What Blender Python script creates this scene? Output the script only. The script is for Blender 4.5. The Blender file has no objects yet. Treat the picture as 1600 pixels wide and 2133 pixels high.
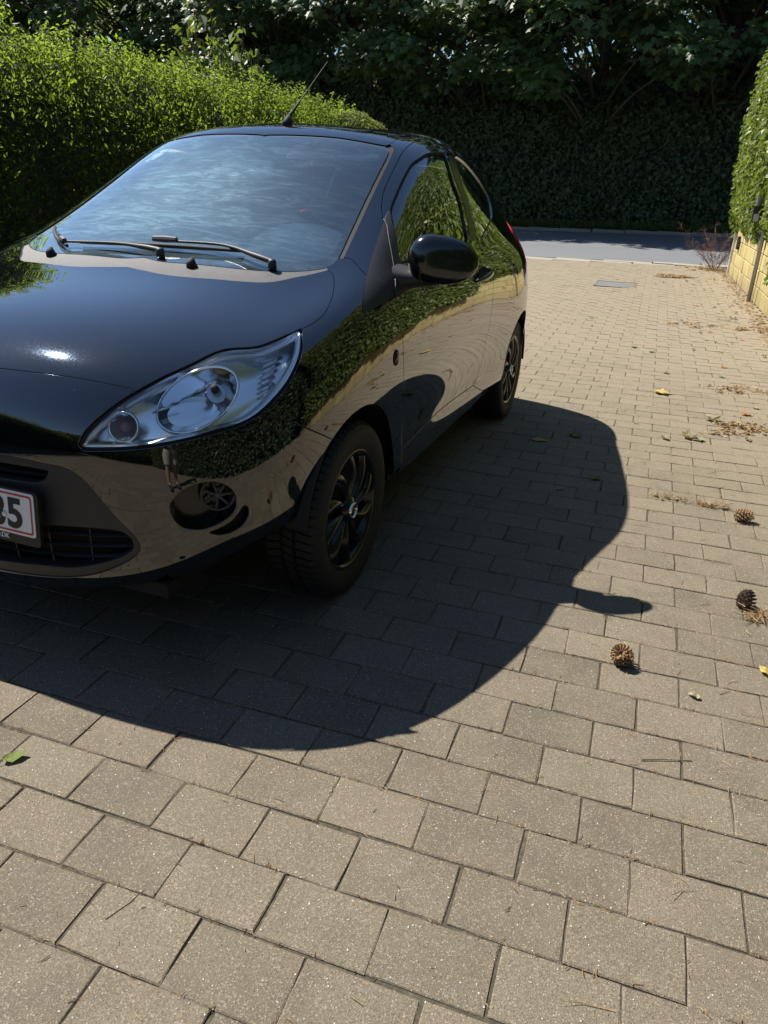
import bpy, bmesh, math, random
import numpy as np
from mathutils import Vector, Matrix, Euler
from mathutils.geometry import delaunay_2d_cdt

rng = np.random.default_rng(7)
random.seed(7)
scene = bpy.context.scene
COL = scene.collection

# ---------------------------------------------------------------- camera
cam_data = bpy.data.cameras.new('camera')
cam = bpy.data.objects.new('camera', cam_data); COL.objects.link(cam)
scene.camera = cam
def aim(pitch, yaw, roll):
    p, y, r = map(math.radians, (pitch, yaw, roll))
    f = Vector((math.sin(y)*math.cos(p), math.cos(y)*math.cos(p), -math.sin(p)))
    h = f.cross(Vector((0, 0, 1))).normalized(); u = h.cross(f)
    x = h*math.cos(r)+u*math.sin(r); z = -f; yv = z.cross(x)
    return Matrix((x, yv, z)).transposed()
cam.matrix_world = Matrix.Translation((1.001, -.6738, 1.2297)) @ aim(23.4086, -18.0335, 2.4705).to_4x4()
cam_data.sensor_fit = 'HORIZONTAL'; cam_data.sensor_width = 36.0
cam_data.lens = 1561.5/1600*36.0
cam_data.clip_start = .05; cam_data.clip_end = 2000

# ---------------------------------------------------------------- sky and sun
SUN_DIR = Vector((-.702, .199, 1.0)).normalized()
sun_el = math.asin(SUN_DIR.z); sun_az = math.atan2(SUN_DIR.x, SUN_DIR.y)
world = bpy.data.worlds.new('World'); scene.world = world; world.use_nodes = True
wt = world.node_tree; wt.nodes.clear()
sky = wt.nodes.new('ShaderNodeTexSky'); sky.sky_type = 'NISHITA'; sky.sun_disc = False
sky.sun_elevation = sun_el; sky.sun_rotation = sun_az
sky.air_density = 1.0; sky.dust_density = .15; sky.ozone_density = 3.5
bg = wt.nodes.new('ShaderNodeBackground'); bg.inputs['Strength'].default_value = .075
wo = wt.nodes.new('ShaderNodeOutputWorld')
wt.links.new(sky.outputs[0], bg.inputs[0]); wt.links.new(bg.outputs[0], wo.inputs[0])
sd = bpy.data.lights.new('sun', 'SUN'); sd.energy = 5.0; sd.angle = math.radians(.53); sd.color = (1, .935, .83)
sun = bpy.data.objects.new('sun', sd); COL.objects.link(sun)
sun.rotation_euler = SUN_DIR.to_track_quat('Z', 'Y').to_euler()

scene.view_settings.view_transform = 'Standard'; scene.view_settings.look = 'None'
scene.view_settings.exposure = 0.86; scene.view_settings.gamma = 1.0
scene.view_settings.use_curve_mapping = False
# ---------------------------------------------------------------- helpers
def tag(o, label=None, cat=None, group=None, kind=None):
    if label: o['label'] = label
    if cat: o['category'] = cat
    if group: o['group'] = group
    if kind: o['kind'] = kind
    return o
def link(o, parent=None):
    COL.objects.link(o)
    if parent is not None: o.parent = parent
    return o
def empty(name, loc=(0, 0, 0), rot=(0, 0, 0), parent=None):
    o = bpy.data.objects.new(name, None); o.location = loc; o.rotation_euler = rot; o.empty_display_size = .1
    return link(o, parent)
def mesh_obj(name, verts, faces, mat=None, parent=None, smooth=False, normals=None):
    me = bpy.data.meshes.new(name)
    me.from_pydata([tuple(map(float, v)) for v in verts], [], [tuple(map(int, f)) for f in faces])
    if smooth or normals is not None:
        me.polygons.foreach_set('use_smooth', [True]*len(me.polygons))
    if normals is not None: me.normals_split_custom_set_from_vertices([tuple(map(float, n)) for n in normals])
    if mat is not None: me.materials.append(mat)
    me.update()
    return link(bpy.data.objects.new(name, me), parent)
def fast_mesh(name, V, F, mats=(), mat_idx=None, smooth=False):
    """V (n,3), F (m,k) with constant k"""
    V = np.ascontiguousarray(V, np.float32); F = np.ascontiguousarray(F, np.int32)
    me = bpy.data.meshes.new(name)
    me.vertices.add(len(V)); me.vertices.foreach_set('co', V.ravel())
    k = F.shape[1]
    me.loops.add(F.size); me.loops.foreach_set('vertex_index', F.ravel())
    me.polygons.add(len(F)); me.polygons.foreach_set('loop_start', np.arange(0, F.size, k, dtype=np.int32))
    try: me.polygons.foreach_set('loop_total', np.full(len(F), k, np.int32))
    except Exception: pass
    for m in mats: me.materials.append(m)
    if mat_idx is not None: me.polygons.foreach_set('material_index', np.asarray(mat_idx, np.int32))
    me.polygons.foreach_set('use_smooth', np.full(len(F), smooth))
    me.update(calc_edges=True); me.validate()
    return me
class MB:
    """collects shapes, builds ONE mesh object"""
    def __init__(s): s.v = []; s.f = []
    def add(s, vs, fs):
        b = len(s.v); s.v += [tuple(map(float, q)) for q in vs]; s.f += [tuple(b+i for i in f) for f in fs]; return s
    def box(s, c, d, rot=None):
        x, y, z = (q/2 for q in d)
        vs = [Vector((a*x, b*y, e*z)) for a in (-1, 1) for b in (-1, 1) for e in (-1, 1)]
        M = rot if rot is not None else Matrix.Identity(3)
        vs = [M@q+Vector(c) for q in vs]
        return s.add(vs, [(0, 1, 3, 2), (4, 6, 7, 5), (0, 4, 5, 1), (2, 3, 7, 6), (0, 2, 6, 4), (1, 5, 7, 3)])
    def tube(s, pts, r, n=10, cap=True):
        pts = [Vector(q) for q in pts]; rs = r if hasattr(r, '__len__') else [r]*len(pts)
        rings = []; up = None
        for i, q in enumerate(pts):
            t = (pts[min(i+1, len(pts)-1)]-pts[max(i-1, 0)]).normalized()
            if up is None: up = t.orthogonal().normalized()
            up = (up-t*up.dot(t)).normalized(); w = t.cross(up)
            rings.append([q+(up*math.cos(2*math.pi*k/n)+w*math.sin(2*math.pi*k/n))*rs[i] for k in range(n)])
        fs = [(i*n+k, i*n+(k+1) % n, (i+1)*n+(k+1) % n, (i+1)*n+k) for i in range(len(pts)-1) for k in range(n)]
        if cap: fs += [tuple(range(n-1, -1, -1)), tuple((len(pts)-1)*n+k for k in range(n))]
        return s.add([q for rr in rings for q in rr], fs)
    def lathe(s, prof, n=32, axis='x', c=(0, 0, 0), cap=False, a0=0, a1=2*math.pi):
        """prof: list of (radius, along axis)"""
        full = abs(a1-a0-2*math.pi) < 1e-6; m = n if full else n+1
        vs = []
        for r, h in prof:
            for k in range(m):
                a = a0+(a1-a0)*k/n; p, q = r*math.cos(a), r*math.sin(a)
                o = {'x': (h, p, q), 'y': (p, h, q), 'z': (p, q, h)}[axis]
                vs.append((o[0]+c[0], o[1]+c[1], o[2]+c[2]))
        fs = [(i*m+k, i*m+(k+1) % m, (i+1)*m+(k+1) % m, (i+1)*m+k) for i in range(len(prof)-1) for k in range(n)]
        if cap: fs += [tuple(range(m)), tuple((len(prof)-1)*m+k for k in range(m-1, -1, -1))]
        return s.add(vs, fs)
    def grid(s, P):
        """P: (rows, cols, 3)"""
        P = np.asarray(P); r, c = P.shape[:2]
        return s.add(P.reshape(-1, 3), [(i*c+j, i*c+j+1, (i+1)*c+j+1, (i+1)*c+j) for i in range(r-1) for j in range(c-1)])
    def build(s, name, mat=None, parent=None, smooth=False, bevel=0, angle=None, seg=2):
        o = mesh_obj(name, s.v, s.f, mat, parent, smooth)
        bm = bmesh.new(); bm.from_mesh(o.data)
        bmesh.ops.remove_doubles(bm, verts=bm.verts, dist=1e-6)
        bmesh.ops.recalc_face_normals(bm, faces=bm.faces)
        if bevel:
            bmesh.ops.bevel(bm, geom=[e for e in bm.edges if len(e.link_faces) == 2 and e.calc_face_angle(0) > .5], offset=bevel, segments=seg, profile=.6, affect='EDGES', clamp_overlap=True)
        bm.to_mesh(o.data); bm.free()
        if angle is not None:
            o.data.polygons.foreach_set('use_smooth', [True]*len(o.data.polygons)); o.data.set_sharp_from_angle(angle=math.radians(angle))
        return o
def catmull(pts, n=8, closed=False):
    P = np.array(pts, float); m = len(P); out = []
    for i in range(m if closed else m-1):
        if closed: a, b, c, d = P[(i-1) % m], P[i], P[(i+1) % m], P[(i+2) % m]
        else: a, b, c, d = P[max(i-1, 0)], P[i], P[i+1], P[min(i+2, m-1)]
        for k in range(n):
            t = k/n; out.append(.5*(2*b+(c-a)*t+(2*a-5*b+4*c-d)*t*t+(3*b-a-3*c+d)*t**3))
    if not closed: out.append(P[-1])
    return np.array(out)
# ---------------------------------------------------------------- materials
class NT:
    def __init__(s, name):
        s.m = bpy.data.materials.new(name); s.m.use_nodes = True; s.t = s.m.node_tree; s.t.nodes.clear()
        s.out = s.t.nodes.new('ShaderNodeOutputMaterial')
    def n(s, typ, ins=None, **kw):
        x = s.t.nodes.new(typ)
        for k, v in kw.items(): setattr(x, k, v)
        for k, v in (ins or {}).items():
            i = x.inputs[k]
            if isinstance(v, bpy.types.NodeSocket): s.t.links.new(v, i)
            elif hasattr(i.default_value, '__len__') and hasattr(v, '__len__') and len(v) == 3 and len(i.default_value) == 4: i.default_value = (*v, 1)
            else: i.default_value = v
        return x
    def surf(s, sock): s.t.links.new(sock, s.out.inputs[0]); return s.m
    def disp(s, sock): s.t.links.new(sock, s.out.inputs[2])
    def noise(s, scale, vec=None, detail=4, rough=.6, lac=2.0, dist=0.0):
        d = {'Scale': scale, 'Detail': detail, 'Roughness': rough, 'Lacunarity': lac, 'Distortion': dist}
        if vec is not None: d['Vector'] = vec
        return s.n('ShaderNodeTexNoise', d).outputs[0]
    def ramp(s, f, stops):
        r = s.n('ShaderNodeValToRGB', {'Fac': f}); e = r.color_ramp.elements
        while len(e) < len(stops): e.new(.5)
        for q, (p, c) in zip(e, stops): q.position = p; q.color = (*c, 1) if len(c) == 3 else c
        return r.outputs[0]
    def rng(s, f, a, b, c, d):
        return s.n('ShaderNodeMapRange', {0: f, 1: a, 2: b, 3: c, 4: d}).outputs[0]
    def mix(s, f, a, b, mode='MIX'):
        x = s.n('ShaderNodeMix', data_type='RGBA', blend_type=mode)
        for k, v in ((0, f), (6, a), (7, b)):
            i = x.inputs[k]
            if isinstance(v, bpy.types.NodeSocket): s.t.links.new(v, i)
            else: i.default_value = (*v, 1) if hasattr(v, '__len__') and len(v) == 3 else v
        return x.outputs[2]
    def math(s, op, a, b=0.0, clamp=False): return s.n('ShaderNodeMath', {0: a, 1: b}, operation=op, use_clamp=clamp).outputs[0]
    def bump(s, h, dist, strength=1.0, normal=None):
        d = {'Height': h, 'Distance': dist, 'Strength': strength}
        if normal is not None: d['Normal'] = normal
        return s.n('ShaderNodeBump', d).outputs[0]
    def obj(s): return s.n('ShaderNodeTexCoord').outputs['Object']
    def pos(s): return s.n('ShaderNodeNewGeometry').outputs['Position']
    def vmul(s, v, k): return s.n('ShaderNodeVectorMath', {0: v, 1: k}, operation='MULTIPLY').outputs[0]
    def pbr(s, **k):
        names = {'color': 'Base Color', 'rough': 'Roughness', 'metal': 'Metallic', 'spec': 'Specular IOR Level', 'normal': 'Normal', 'ior': 'IOR', 'coat': 'Coat Weight', 'coatr': 'Coat Roughness', 'trans': 'Transmission Weight', 'alpha': 'Alpha', 'sheen': 'Sheen Weight', 'sss': 'Subsurface Weight', 'coatn': 'Coat Normal'}
        return s.n('ShaderNodeBsdfPrincipled', {names[a]: b for a, b in k.items()}).outputs[0]
def simple(name, color, rough=.5, metal=0., spec=.5, var=.0, scale=20, bump=0, bscale=200, coat=0.):
    t = NT(name); o = t.obj()
    c = color
    if var: c = t.mix(t.noise(scale, o), tuple(q*(1-var) for q in color), tuple(min(1, q*(1+var)) for q in color))
    kw = dict(color=c, rough=rough, metal=metal, spec=spec, coat=coat)
    if bump: kw['normal'] = t.bump(t.noise(bscale, o, 3), bump)
    return t.surf(t.pbr(**kw))

def mat_paint():
    t = NT('black_car_paint'); o = t.obj()
    dust = t.noise(6, o, 5, .65); spk = t.noise(420, o, 2, .5)
    dmask = t.math('MULTIPLY', t.rng(dust, .3, .8, .0, .005), t.rng(spk, .45, .75, .2, 2.2))
    wsp = t.n('ShaderNodeTexVoronoi', {'Scale': 55, 'Vector': o}, feature='F1'); wr = t.n('ShaderNodeSeparateColor', {0: wsp.outputs['Color']}).outputs[0]
    dmask = t.math('ADD', dmask, t.math('MULTIPLY', t.rng(wr, .80, .84, 0, .10), t.rng(wsp.outputs['Distance'], .05, .13, 1, 0)))
    orange = t.bump(t.noise(70, o, 2, .4), .00006, .3)
    swirl = t.noise(300, t.vmul(o, (1, .3, 1)), 3, .75)
    p = t.pbr(color=(.0016, .0016, .0028), rough=.012, spec=.9, normal=orange, coat=.7, coatr=.006)
    haze = t.n('ShaderNodeBsdfGlossy', {'Color': (.52, .70, 1.0), 'Roughness': t.rng(swirl, .3, .8, .06, .19)}).outputs[0]  # bluish tint puts the sky's blue reflection into the haze lobe
    fr = t.n('ShaderNodeFresnel', {'IOR': 1.4}).outputs[0]
    p = t.n('ShaderNodeMixShader', {0: t.math('MULTIPLY', fr, t.rng(swirl, .30, .8, .02, .20)), 1: p, 2: haze}).outputs[0]
    d = t.n('ShaderNodeBsdfDiffuse', {'Color': (.45, .42, .38)}).outputs[0]
    return t.surf(t.n('ShaderNodeMixShader', {0: dmask, 1: p, 2: d}).outputs[0])
def mat_glass(name, tint, dirt_veil=.02, streak=.0):
    t = NT(name); o = t.obj()
    tr = t.n('ShaderNodeBsdfTransparent', {'Color': tint}).outputs[0]
    gl = t.n('ShaderNodeBsdfGlossy', {'Color': (.95, 1, 1), 'Roughness': .0}).outputs[0]
    fr = t.n('ShaderNodeFresnel', {'IOR': 1.52}).outputs[0]
    g = t.n('ShaderNodeMixShader', {0: t.math('MULTIPLY', fr, 2.2, True), 1: tr, 2: gl}).outputs[0]
    if dirt_veil <= 0: return t.surf(g)
    w = t.noise(2.2, t.vmul(o, (1, 2.2, 2.2)), 6, .62, 2.1, 1.4); fine = t.noise(7, t.vmul(o, (.7, 3.4, 3.4)), 5, .7, 2, 2.2); spk = t.noise(300, o, 1, .4)
    m = t.math('ADD', t.rng(w, .3, .8, dirt_veil*.8, dirt_veil*1.25), t.math('MULTIPLY', t.rng(fine, .45, .8, 0, streak), t.rng(w, .4, .6, .2, 1)))
    m = t.math('ADD', m, t.rng(spk, .74, .80, 0, .25), True)
    hz = t.n('ShaderNodeBsdfGlossy', {'Color': (.42, .70, .92), 'Roughness': .42}).outputs[0]  # dirt film tinted cyan-blue, carrying a sky veil in its colour
    d = t.n('ShaderNodeBsdfDiffuse', {'Color': (.58, .72, .74)}).outputs[0]
    d = t.n('ShaderNodeMixShader', {0: .62, 1: d, 2: hz}).outputs[0]
    tl = t.n('ShaderNodeBsdfTranslucent', {'Color': (.58, .72, .74)}).outputs[0]
    dd = t.n('ShaderNodeMixShader', {0: .35, 1: d, 2: tl}).outputs[0]
    return t.surf(t.n('ShaderNodeMixShader', {0: m, 1: g, 2: dd}).outputs[0])
def mat_clear(name, tint=(.96, .98, .97)):
    t = NT(name)
    tr = t.n('ShaderNodeBsdfTransparent', {'Color': tint}).outputs[0]
    gl = t.n('ShaderNodeBsdfGlossy', {'Color': (1, 1, 1), 'Roughness': .0}).outputs[0]
    fr = t.n('ShaderNodeFresnel', {'IOR': 1.5}).outputs[0]
    return t.surf(t.n('ShaderNodeMixShader', {0: fr, 1: tr, 2: gl}).outputs[0])
M = {}
M['paint'] = mat_paint()
M['satinblack'] = simple('satin_black_paint', (.004, .004, .005), .16, spec=.6, coat=.3)
M['plastic'] = simple('black_grained_plastic', (.022, .022, .024), .5, var=.25, bump=.0004, bscale=900)
M['cowl'] = simple('faded_grey_plastic', (.048, .048, .054), .55, var=.3, scale=30, bump=.0004, bscale=700)
M['pillar'] = simple('satin_pillar_film', (.02, .02, .02), .22, var=.1)
M['rubber'] = simple('black_rubber', (.012, .012, .012), .75)
M['tyre'] = simple('tyre_rubber', (.010, .010, .0105), .7, var=.35, scale=14, bump=.0003, bscale=300)
M['hubcap'] = simple('gloss_black_hubcap', (.006, .006, .007), .22, spec=.4, coat=.25)
M['dark'] = simple('dark_void', (.004, .004, .004), .9)
M['liner'] = simple('wheel_liner', (.012, .011, .01), .85, var=.4, scale=12)
M['chrome'] = simple('chrome', (.82, .83, .85), .06, 1.0)
M['silver'] = simple('silver_lamp_housing', (.90, .92, .94), .24, 1.0)
M['reflector'] = simple('silvered_reflector', (.93, .94, .96), .08, 1.0, bump=.0008, bscale=24)
M['satin'] = simple('satin_metal', (.55, .55, .56), .35, 1.0)
M['windshield'] = mat_glass('windshield_glass', (.90, .96, .95), .050, .115)
M['sideglass'] = mat_glass('side_glass', (.62, .76, .70), .004, .0)
M['tint'] = mat_glass('tinted_glass', (.10, .12, .12), .006, .0)
M['lens'] = mat_clear('clear_lamp_lens')
M['redlens'] = simple('red_lamp_lens', (.55, .008, .02), .08, coat=1.0)
M['amber'] = simple('amber_bulb', (.30, .14, .12), .1, coat=.5)
M['frit'] = simple('black_glass_edge', (.010, .010, .012), .06, coat=1.0)
M['interior'] = simple('glare_pale_interior_plastic', (.50, .55, .51), .7, var=.2, scale=40, bump=.0005, bscale=500)  # paler than a grey dash: sunlit glare is put into the colour
M['fabric'] = simple('seat_fabric', (.05, .05, .055), .9, var=.3, scale=90)
M['plate'] = simple('plate_white', (.78, .78, .76), .35, var=.03)
M['platered'] = simple('plate_red', (.55, .03, .04), .4)
M['plateblack'] = simple('plate_black', (.012, .012, .012), .45)
M['textwhite'] = simple('white_print', (.7, .7, .7), .5)
M['sticker'] = simple('pale_green_card', (.72, .85, .74), .6)
# ---------------------------------------------------------------- ground, road, paving
def gz(x, y):
    t = np.clip((np.asarray(y, float)-3)/7, 0, 1); return .021*(np.asarray(x, float)-.3)*t*t*(3-2*t)
def rz(x, y):                                   # road surface climbs a little towards the far kerb
    return np.clip(gz(x, 12.), -.25, .25)+np.clip((y-17.)/8.6, 0, 1)*.20+.0
def sheet(name, xs, ys, zf, mat, parent=None, kind='structure'):
    X, Y = np.meshgrid(xs, ys); Z = zf(X, Y); o = MB().grid(np.stack([X, Y, Z], -1)).build(name, mat, parent, smooth=True)
    if kind: o['kind'] = kind
    return o
def mat_soil():
    t = NT('soil'); p = t.pos(); n = t.noise(3, p, 8, .7)
    return t.surf(t.pbr(color=t.ramp(n, [(.3, (.045, .05, .02)), (.6, (.09, .075, .04)), (.8, (.14, .11, .07))]), rough=.95, normal=t.bump(t.noise(40, p, 6, .8), .02)))
def mat_bed():
    t = NT('joint_sand'); p = t.pos(); n = t.noise(70, p, 6, .75); m = t.noise(1.7, p, 4)
    c = t.ramp(n, [(.3, (.03, .025, .018)), (.55, (.085, .07, .05)), (.75, (.20, .165, .12))])
    c = t.mix(t.rng(m, .45, .7, 0, .5), c, (.035, .042, .018))
    return t.surf(t.pbr(color=c, rough=.95, normal=t.bump(n, .004)))
def mat_paver():
    t = NT('washed_concrete_paver'); p = t.pos(); geo = t.n('ShaderNodeNewGeometry'); oi = t.n('ShaderNodeObjectInfo')
    rnd = t.math('FRACT', t.math('ADD', oi.outputs['Random'], geo.outputs['Random Per Island']))
    rnd2 = t.math('FRACT', t.math('MULTIPLY', rnd, 17.31))
    base = t.mix(rnd, (.122, .104, .072), (.220, .189, .133))
    base = t.mix(t.rng(rnd2, 0, 1, 0, .35), base, (.22, .172, .125))
    # stains with shapes of their own, darker damp patches and sandy drift near the wall
    big = t.noise(1.1, p, 5, .6); med = t.noise(7, p, 5, .65)
    base = t.mix(t.rng(big, .35, .7, .0, .45), base, (.120, .102, .070), 'MIX')
    base = t.mix(t.rng(med, .4, .75, .0, .5), base, (.27, .228, .165), 'MIX')
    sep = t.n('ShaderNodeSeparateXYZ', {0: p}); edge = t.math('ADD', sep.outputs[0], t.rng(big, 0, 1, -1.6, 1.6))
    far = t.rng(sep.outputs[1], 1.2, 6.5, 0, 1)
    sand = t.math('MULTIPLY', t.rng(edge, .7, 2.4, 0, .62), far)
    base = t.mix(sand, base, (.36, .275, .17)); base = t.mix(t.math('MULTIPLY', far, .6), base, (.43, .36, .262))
    blot = t.noise(2.6, p, 7, .72, 2.2, .8); base = t.mix(t.rng(blot, .56, .70, 0, .55), base, (.105, .092, .066)); spot = t.noise(31, p, 3, .5); base = t.mix(t.rng(spot, .72, .78, 0, .6), base, (.08, .07, .055))
    # aggregate: fine grains and a few pale pebbles
    g1 = t.n('ShaderNodeTexVoronoi', {'Scale': 420, 'Vector': p}, feature='F1'); g2 = t.n('ShaderNodeTexVoronoi', {'Scale': 150, 'Vector': p}, feature='F1')
    grain = t.noise(330, p, 3, .7)
    base = t.mix(t.rng(grain, .38, .64, .62, 0.), base, (.055, .05, .043))
    c1 = t.n('ShaderNodeSeparateColor', {0: g1.outputs['Color']}).outputs[0]; c2 = t.n('ShaderNodeSeparateColor', {0: g2.outputs['Color']})
    m1 = t.math('MULTIPLY', t.rng(c1, .64, .72, 0, .52), t.rng(g1.outputs['Distance'], .25, .5, 1, 0))
    base = t.mix(m1, base, (.40, .345, .26))
    g3 = t.n('ShaderNodeTexVoronoi', {'Scale': 240, 'Vector': p}, feature='F1'); c3 = t.n('ShaderNodeSeparateColor', {0: g3.outputs['Color']}).outputs[0]
    m3 = t.math('MULTIPLY', t.rng(c3, .62, .68, 0, .45), t.rng(g3.outputs['Distance'], .25, .5, 1, 0)); base = t.mix(m3, base, t.ramp(c3, [(.65, (.40, .36, .29)), (.8, (.30, .24, .16)), (.92, (.46, .41, .33))]))
    m4 = t.math('MULTIPLY', t.rng(c3, .22, .18, 0, .7), t.rng(g3.outputs['Distance'], .25, .5, 1, 0)); base = t.mix(m4, base, (.07, .062, .05))
    m2 = t.math('MULTIPLY', t.rng(c2.outputs[0], .94, .95, 0, .8), t.rng(g2.outputs['Distance'], .22, .36, 1, 0))
    pe = t.ramp(c2.outputs[1], [(.2, (.62, .58, .52)), (.5, (.42, .33, .22)), (.75, (.30, .31, .33)), (.95, (.66, .66, .65))])
    base = t.mix(m2, base, pe)
    h = t.math('ADD', t.math('MULTIPLY', grain, .6), t.math('ADD', t.math('MULTIPLY', m1, .35), t.math('MULTIPLY', m2, .9)))
    return t.surf(t.pbr(color=base, rough=.80, spec=.30, normal=t.bump(h, .003, 1.0)))
def mat_asphalt():
    t = NT('asphalt'); p = t.pos(); n = t.noise(90, p, 5, .8); b = t.noise(1.2, t.vmul(p, (.25, 1, 1)), 5, .6)
    c = t.mix(b, (.135, .145, .16), (.205, .215, .23)); c = t.mix(t.rng(n, .4, .7, .4, 0), c, (.05, .05, .055))
    return t.surf(t.pbr(color=c, rough=.8, normal=t.bump(n, .006)))
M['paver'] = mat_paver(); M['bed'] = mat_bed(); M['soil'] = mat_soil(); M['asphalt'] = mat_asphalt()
M['kerb'] = simple('concrete_kerb', (.30, .27, .215), .85, var=.25, scale=6, bump=.002, bscale=120)
M['kerbdark'] = simple('weathered_kerb', (.16, .155, .14), .9, var=.3, scale=5, bump=.002, bscale=120)
g = MB(); g.add([(-400, -400, -.20), (400, -400, -.20), (400, 600, -.20), (-400, 600, -.20)], [(0, 1, 2, 3)]); go = g.build('ground', M['soil']); go['kind'] = 'structure'
sheet('garden_soil', np.array([-9, -7, -5, -3.05]), np.linspace(-9, 16.2, 30), lambda x, y: gz(x, y)-.004, M['soil'])
sheet('garden_soil', np.array([2.42, 4, 6, 9]), np.linspace(-9, 15.2, 30), lambda x, y: gz(x, y)+.06, M['soil'])
sheet('front_yard', np.linspace(-9, 9, 10), np.linspace(-14, -7.02, 8), lambda x, y: gz(x, y)-.004, M['soil'])
XL, XR, YB, YF = -3.1, 2.33, -7.0, 16.10
drive = sheet('driveway', np.linspace(XL, XR+.1, 12), np.linspace(YB, YF, 60), lambda x, y: gz(x, y)-.0036, M['bed'])
# paver meshes: chamfered blocks, a few slightly different ones shared between all
def paver_geom(seed, dx=.21, dy=.14, joint=.0040, ch=.0022, h=.02):
    r = np.random.default_rng(seed); a, b = (dx-joint)/2, (dy-joint)/2
    def ring(a, b, z, j):
        c = [(-a, -b), (0, -b), (a, -b), (a, 0), (a, b), (0, b), (-a, b), (-a, 0)]
        return [(x+r.normal()*j, y+r.normal()*j, z+r.normal()*j*.4) for x, y in c]
    bot = ring(a, b, -h, 0); mid = ring(a, b, -ch, .0010); top = ring(a-ch*1.1, b-ch*1.1, 0, .0007)
    V = np.array(bot+mid+top+[(0, 0, .0004)]); F = []
    for k in range(2):
        for i in range(8): j = (i+1) % 8; F += [(k*8+i, k*8+j, (k+1)*8+j), (k*8+i, (k+1)*8+j, (k+1)*8+i)]
    F += [(16+i, 16+(i+1) % 8, 24) for i in range(8)]
    return V, np.array(F)
VAR = [paver_geom(k) for k in range(8)]
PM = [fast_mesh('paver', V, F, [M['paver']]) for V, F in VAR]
pl_list = []
for v in range(int(YB/.14), int(YF/.14)):
    wob = rng.normal()*.0012
    for k in range(int(XL/.21)-1, int(XR/.21)+1):
        u = k+.5+(.5 if v % 2 else 0.)
        x, y = u*.21+rng.normal()*.0012+wob, (v+.5)*.14+rng.normal()*.0010+.0016*math.sin(u*1.3+v*.7)
        if XL < x < XR: pl_list.append((x, y))
cm = Vector(cam.matrix_world.translation); Rm = np.array(cam.matrix_world.to_3x3()).T
PL = np.array(pl_list); Wp = np.stack([PL[:, 0], PL[:, 1], gz(PL[:, 0], PL[:, 1])], 1)
Xc = (Wp-np.array(cm))@Rm.T; fx = 1561.5/800; px_, py_ = -Xc[:, 0]/Xc[:, 2]*fx, -Xc[:, 1]/Xc[:, 2]*fx
vis = (Xc[:, 2] < -.2) & (abs(px_) < 1.05) & (abs(py_) < 1.40) & ~((PL[:, 0] < .1) & (PL[:, 1] > .9) & (PL[:, 1] < 4.2))
drain = (PL[:, 0] > .22) & (PL[:, 0] < .78) & (PL[:, 1] > 11.35) & (PL[:, 1] < 12.15); channel = (PL[:, 0] > 1.1) & (PL[:, 0] < 1.68) & (PL[:, 1] > 13.35) & (PL[:, 1] < 13.75)
keep = ~(drain | channel)
score = np.where(vis & keep, 1/np.maximum(-Xc[:, 2], .1)**3*(1.2297/np.linalg.norm(Xc, axis=1)), -1)
top300 = set(np.argsort(-score)[:300].tolist())
SV, SF, off = [], [], 0
for i, (x, y) in enumerate(pl_list):
    if not keep[i]: continue
    z = float(gz(x, y))+rng.normal()*.0005; rot = (rng.normal()*.0032, rng.normal()*.003, rng.normal()*.004+(math.pi if rng.random() < .5 else 0)); k = int(rng.integers(8))
    if i in top300:
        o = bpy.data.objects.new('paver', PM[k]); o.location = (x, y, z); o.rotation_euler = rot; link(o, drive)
    else:
        V, F = VAR[k]; R = np.array(Euler(rot).to_matrix()); SV.append(V@R.T+[x, y, z]); SF.append(F+off); off += len(V)
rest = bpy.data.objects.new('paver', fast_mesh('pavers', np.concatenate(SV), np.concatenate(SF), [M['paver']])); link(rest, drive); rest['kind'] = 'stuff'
# drain cover and litter-filled channel let into the paving
dc = MB(); dc.box((.50, 11.75, float(gz(.5, 11.75))-.008), (.52, .74, .02)); dco = dc.build('drain_cover', simple('grey_cast_cover', (.15, .155, .155), .7, var=.25, scale=8, bump=.003, bscale=60), None, bevel=.006); tag(dco, 'flat grey rectangular drain cover let into the driveway', 'drain cover')
fr_ = MB()
for dx, dy, sx, sy in ((0, .375, .56, .02), (0, -.375, .56, .02), (.27, 0, .02, .77), (-.27, 0, .02, .77)): fr_.box((.50+dx, 11.75+dy, float(gz(.5, 11.75))-.004), (sx, sy, .02))
fr_.build('frame', M['kerbdark'], dco)
ch = MB(); ch.box((1.39, 13.55, float(gz(1.39, 13.55))-.02), (.56, .36, .02)); cho = ch.build('gully_grate', M['kerbdark']); tag(cho, 'gully grate in the paving choked with brown leaf litter', 'grate')
for k in range(9):
    b = MB(); b.box((1.15+.06*k, 13.55, float(gz(1.39, 13.55))-.006), (.022, .34, .014)); b.build('grate_bar', M['kerbdark'], cho)
# kerbs
def kerb_run(name, y, dy, L, x0, x1, zf, mat, label, h=.10, n0=0, group=None):
    o = empty(name, (0, y, 0)); tag(o, label, 'kerb'); me = {}
    x = x0
    while x < x1:
        w = L*(1+.03*rng.normal()); xc = x+w/2
        if 'm' not in me:
            b = MB(); b.box((0, 0, -h/2), (L-.012, dy-.008, h)); s_ = b.build('kerb_stone', mat, o, bevel=.008, seg=1); me['m'] = s_.data
        else: s_ = link(bpy.data.objects.new('kerb_stone', me['m']), o)
        s_.location = (xc, rng.normal()*.004, float(zf(xc, y))+.004+rng.normal()*.003); s_.rotation_euler = (rng.normal()*.004, rng.normal()*.004, rng.normal()*.004); x += L
    return o
yk = lambda x, y: gz(x, 12.)
kerb_run('edging_kerb', 16.28, .30, .80, -9, 6, yk, M['kerb'], 'pale concrete edging slabs where the driveway meets the road, inner course')
kerb_run('edging_kerb', 16.60, .30, 1.0, -9, 6, yk, M['kerb'], 'pale concrete edging slabs touching the road asphalt, outer course')
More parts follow.
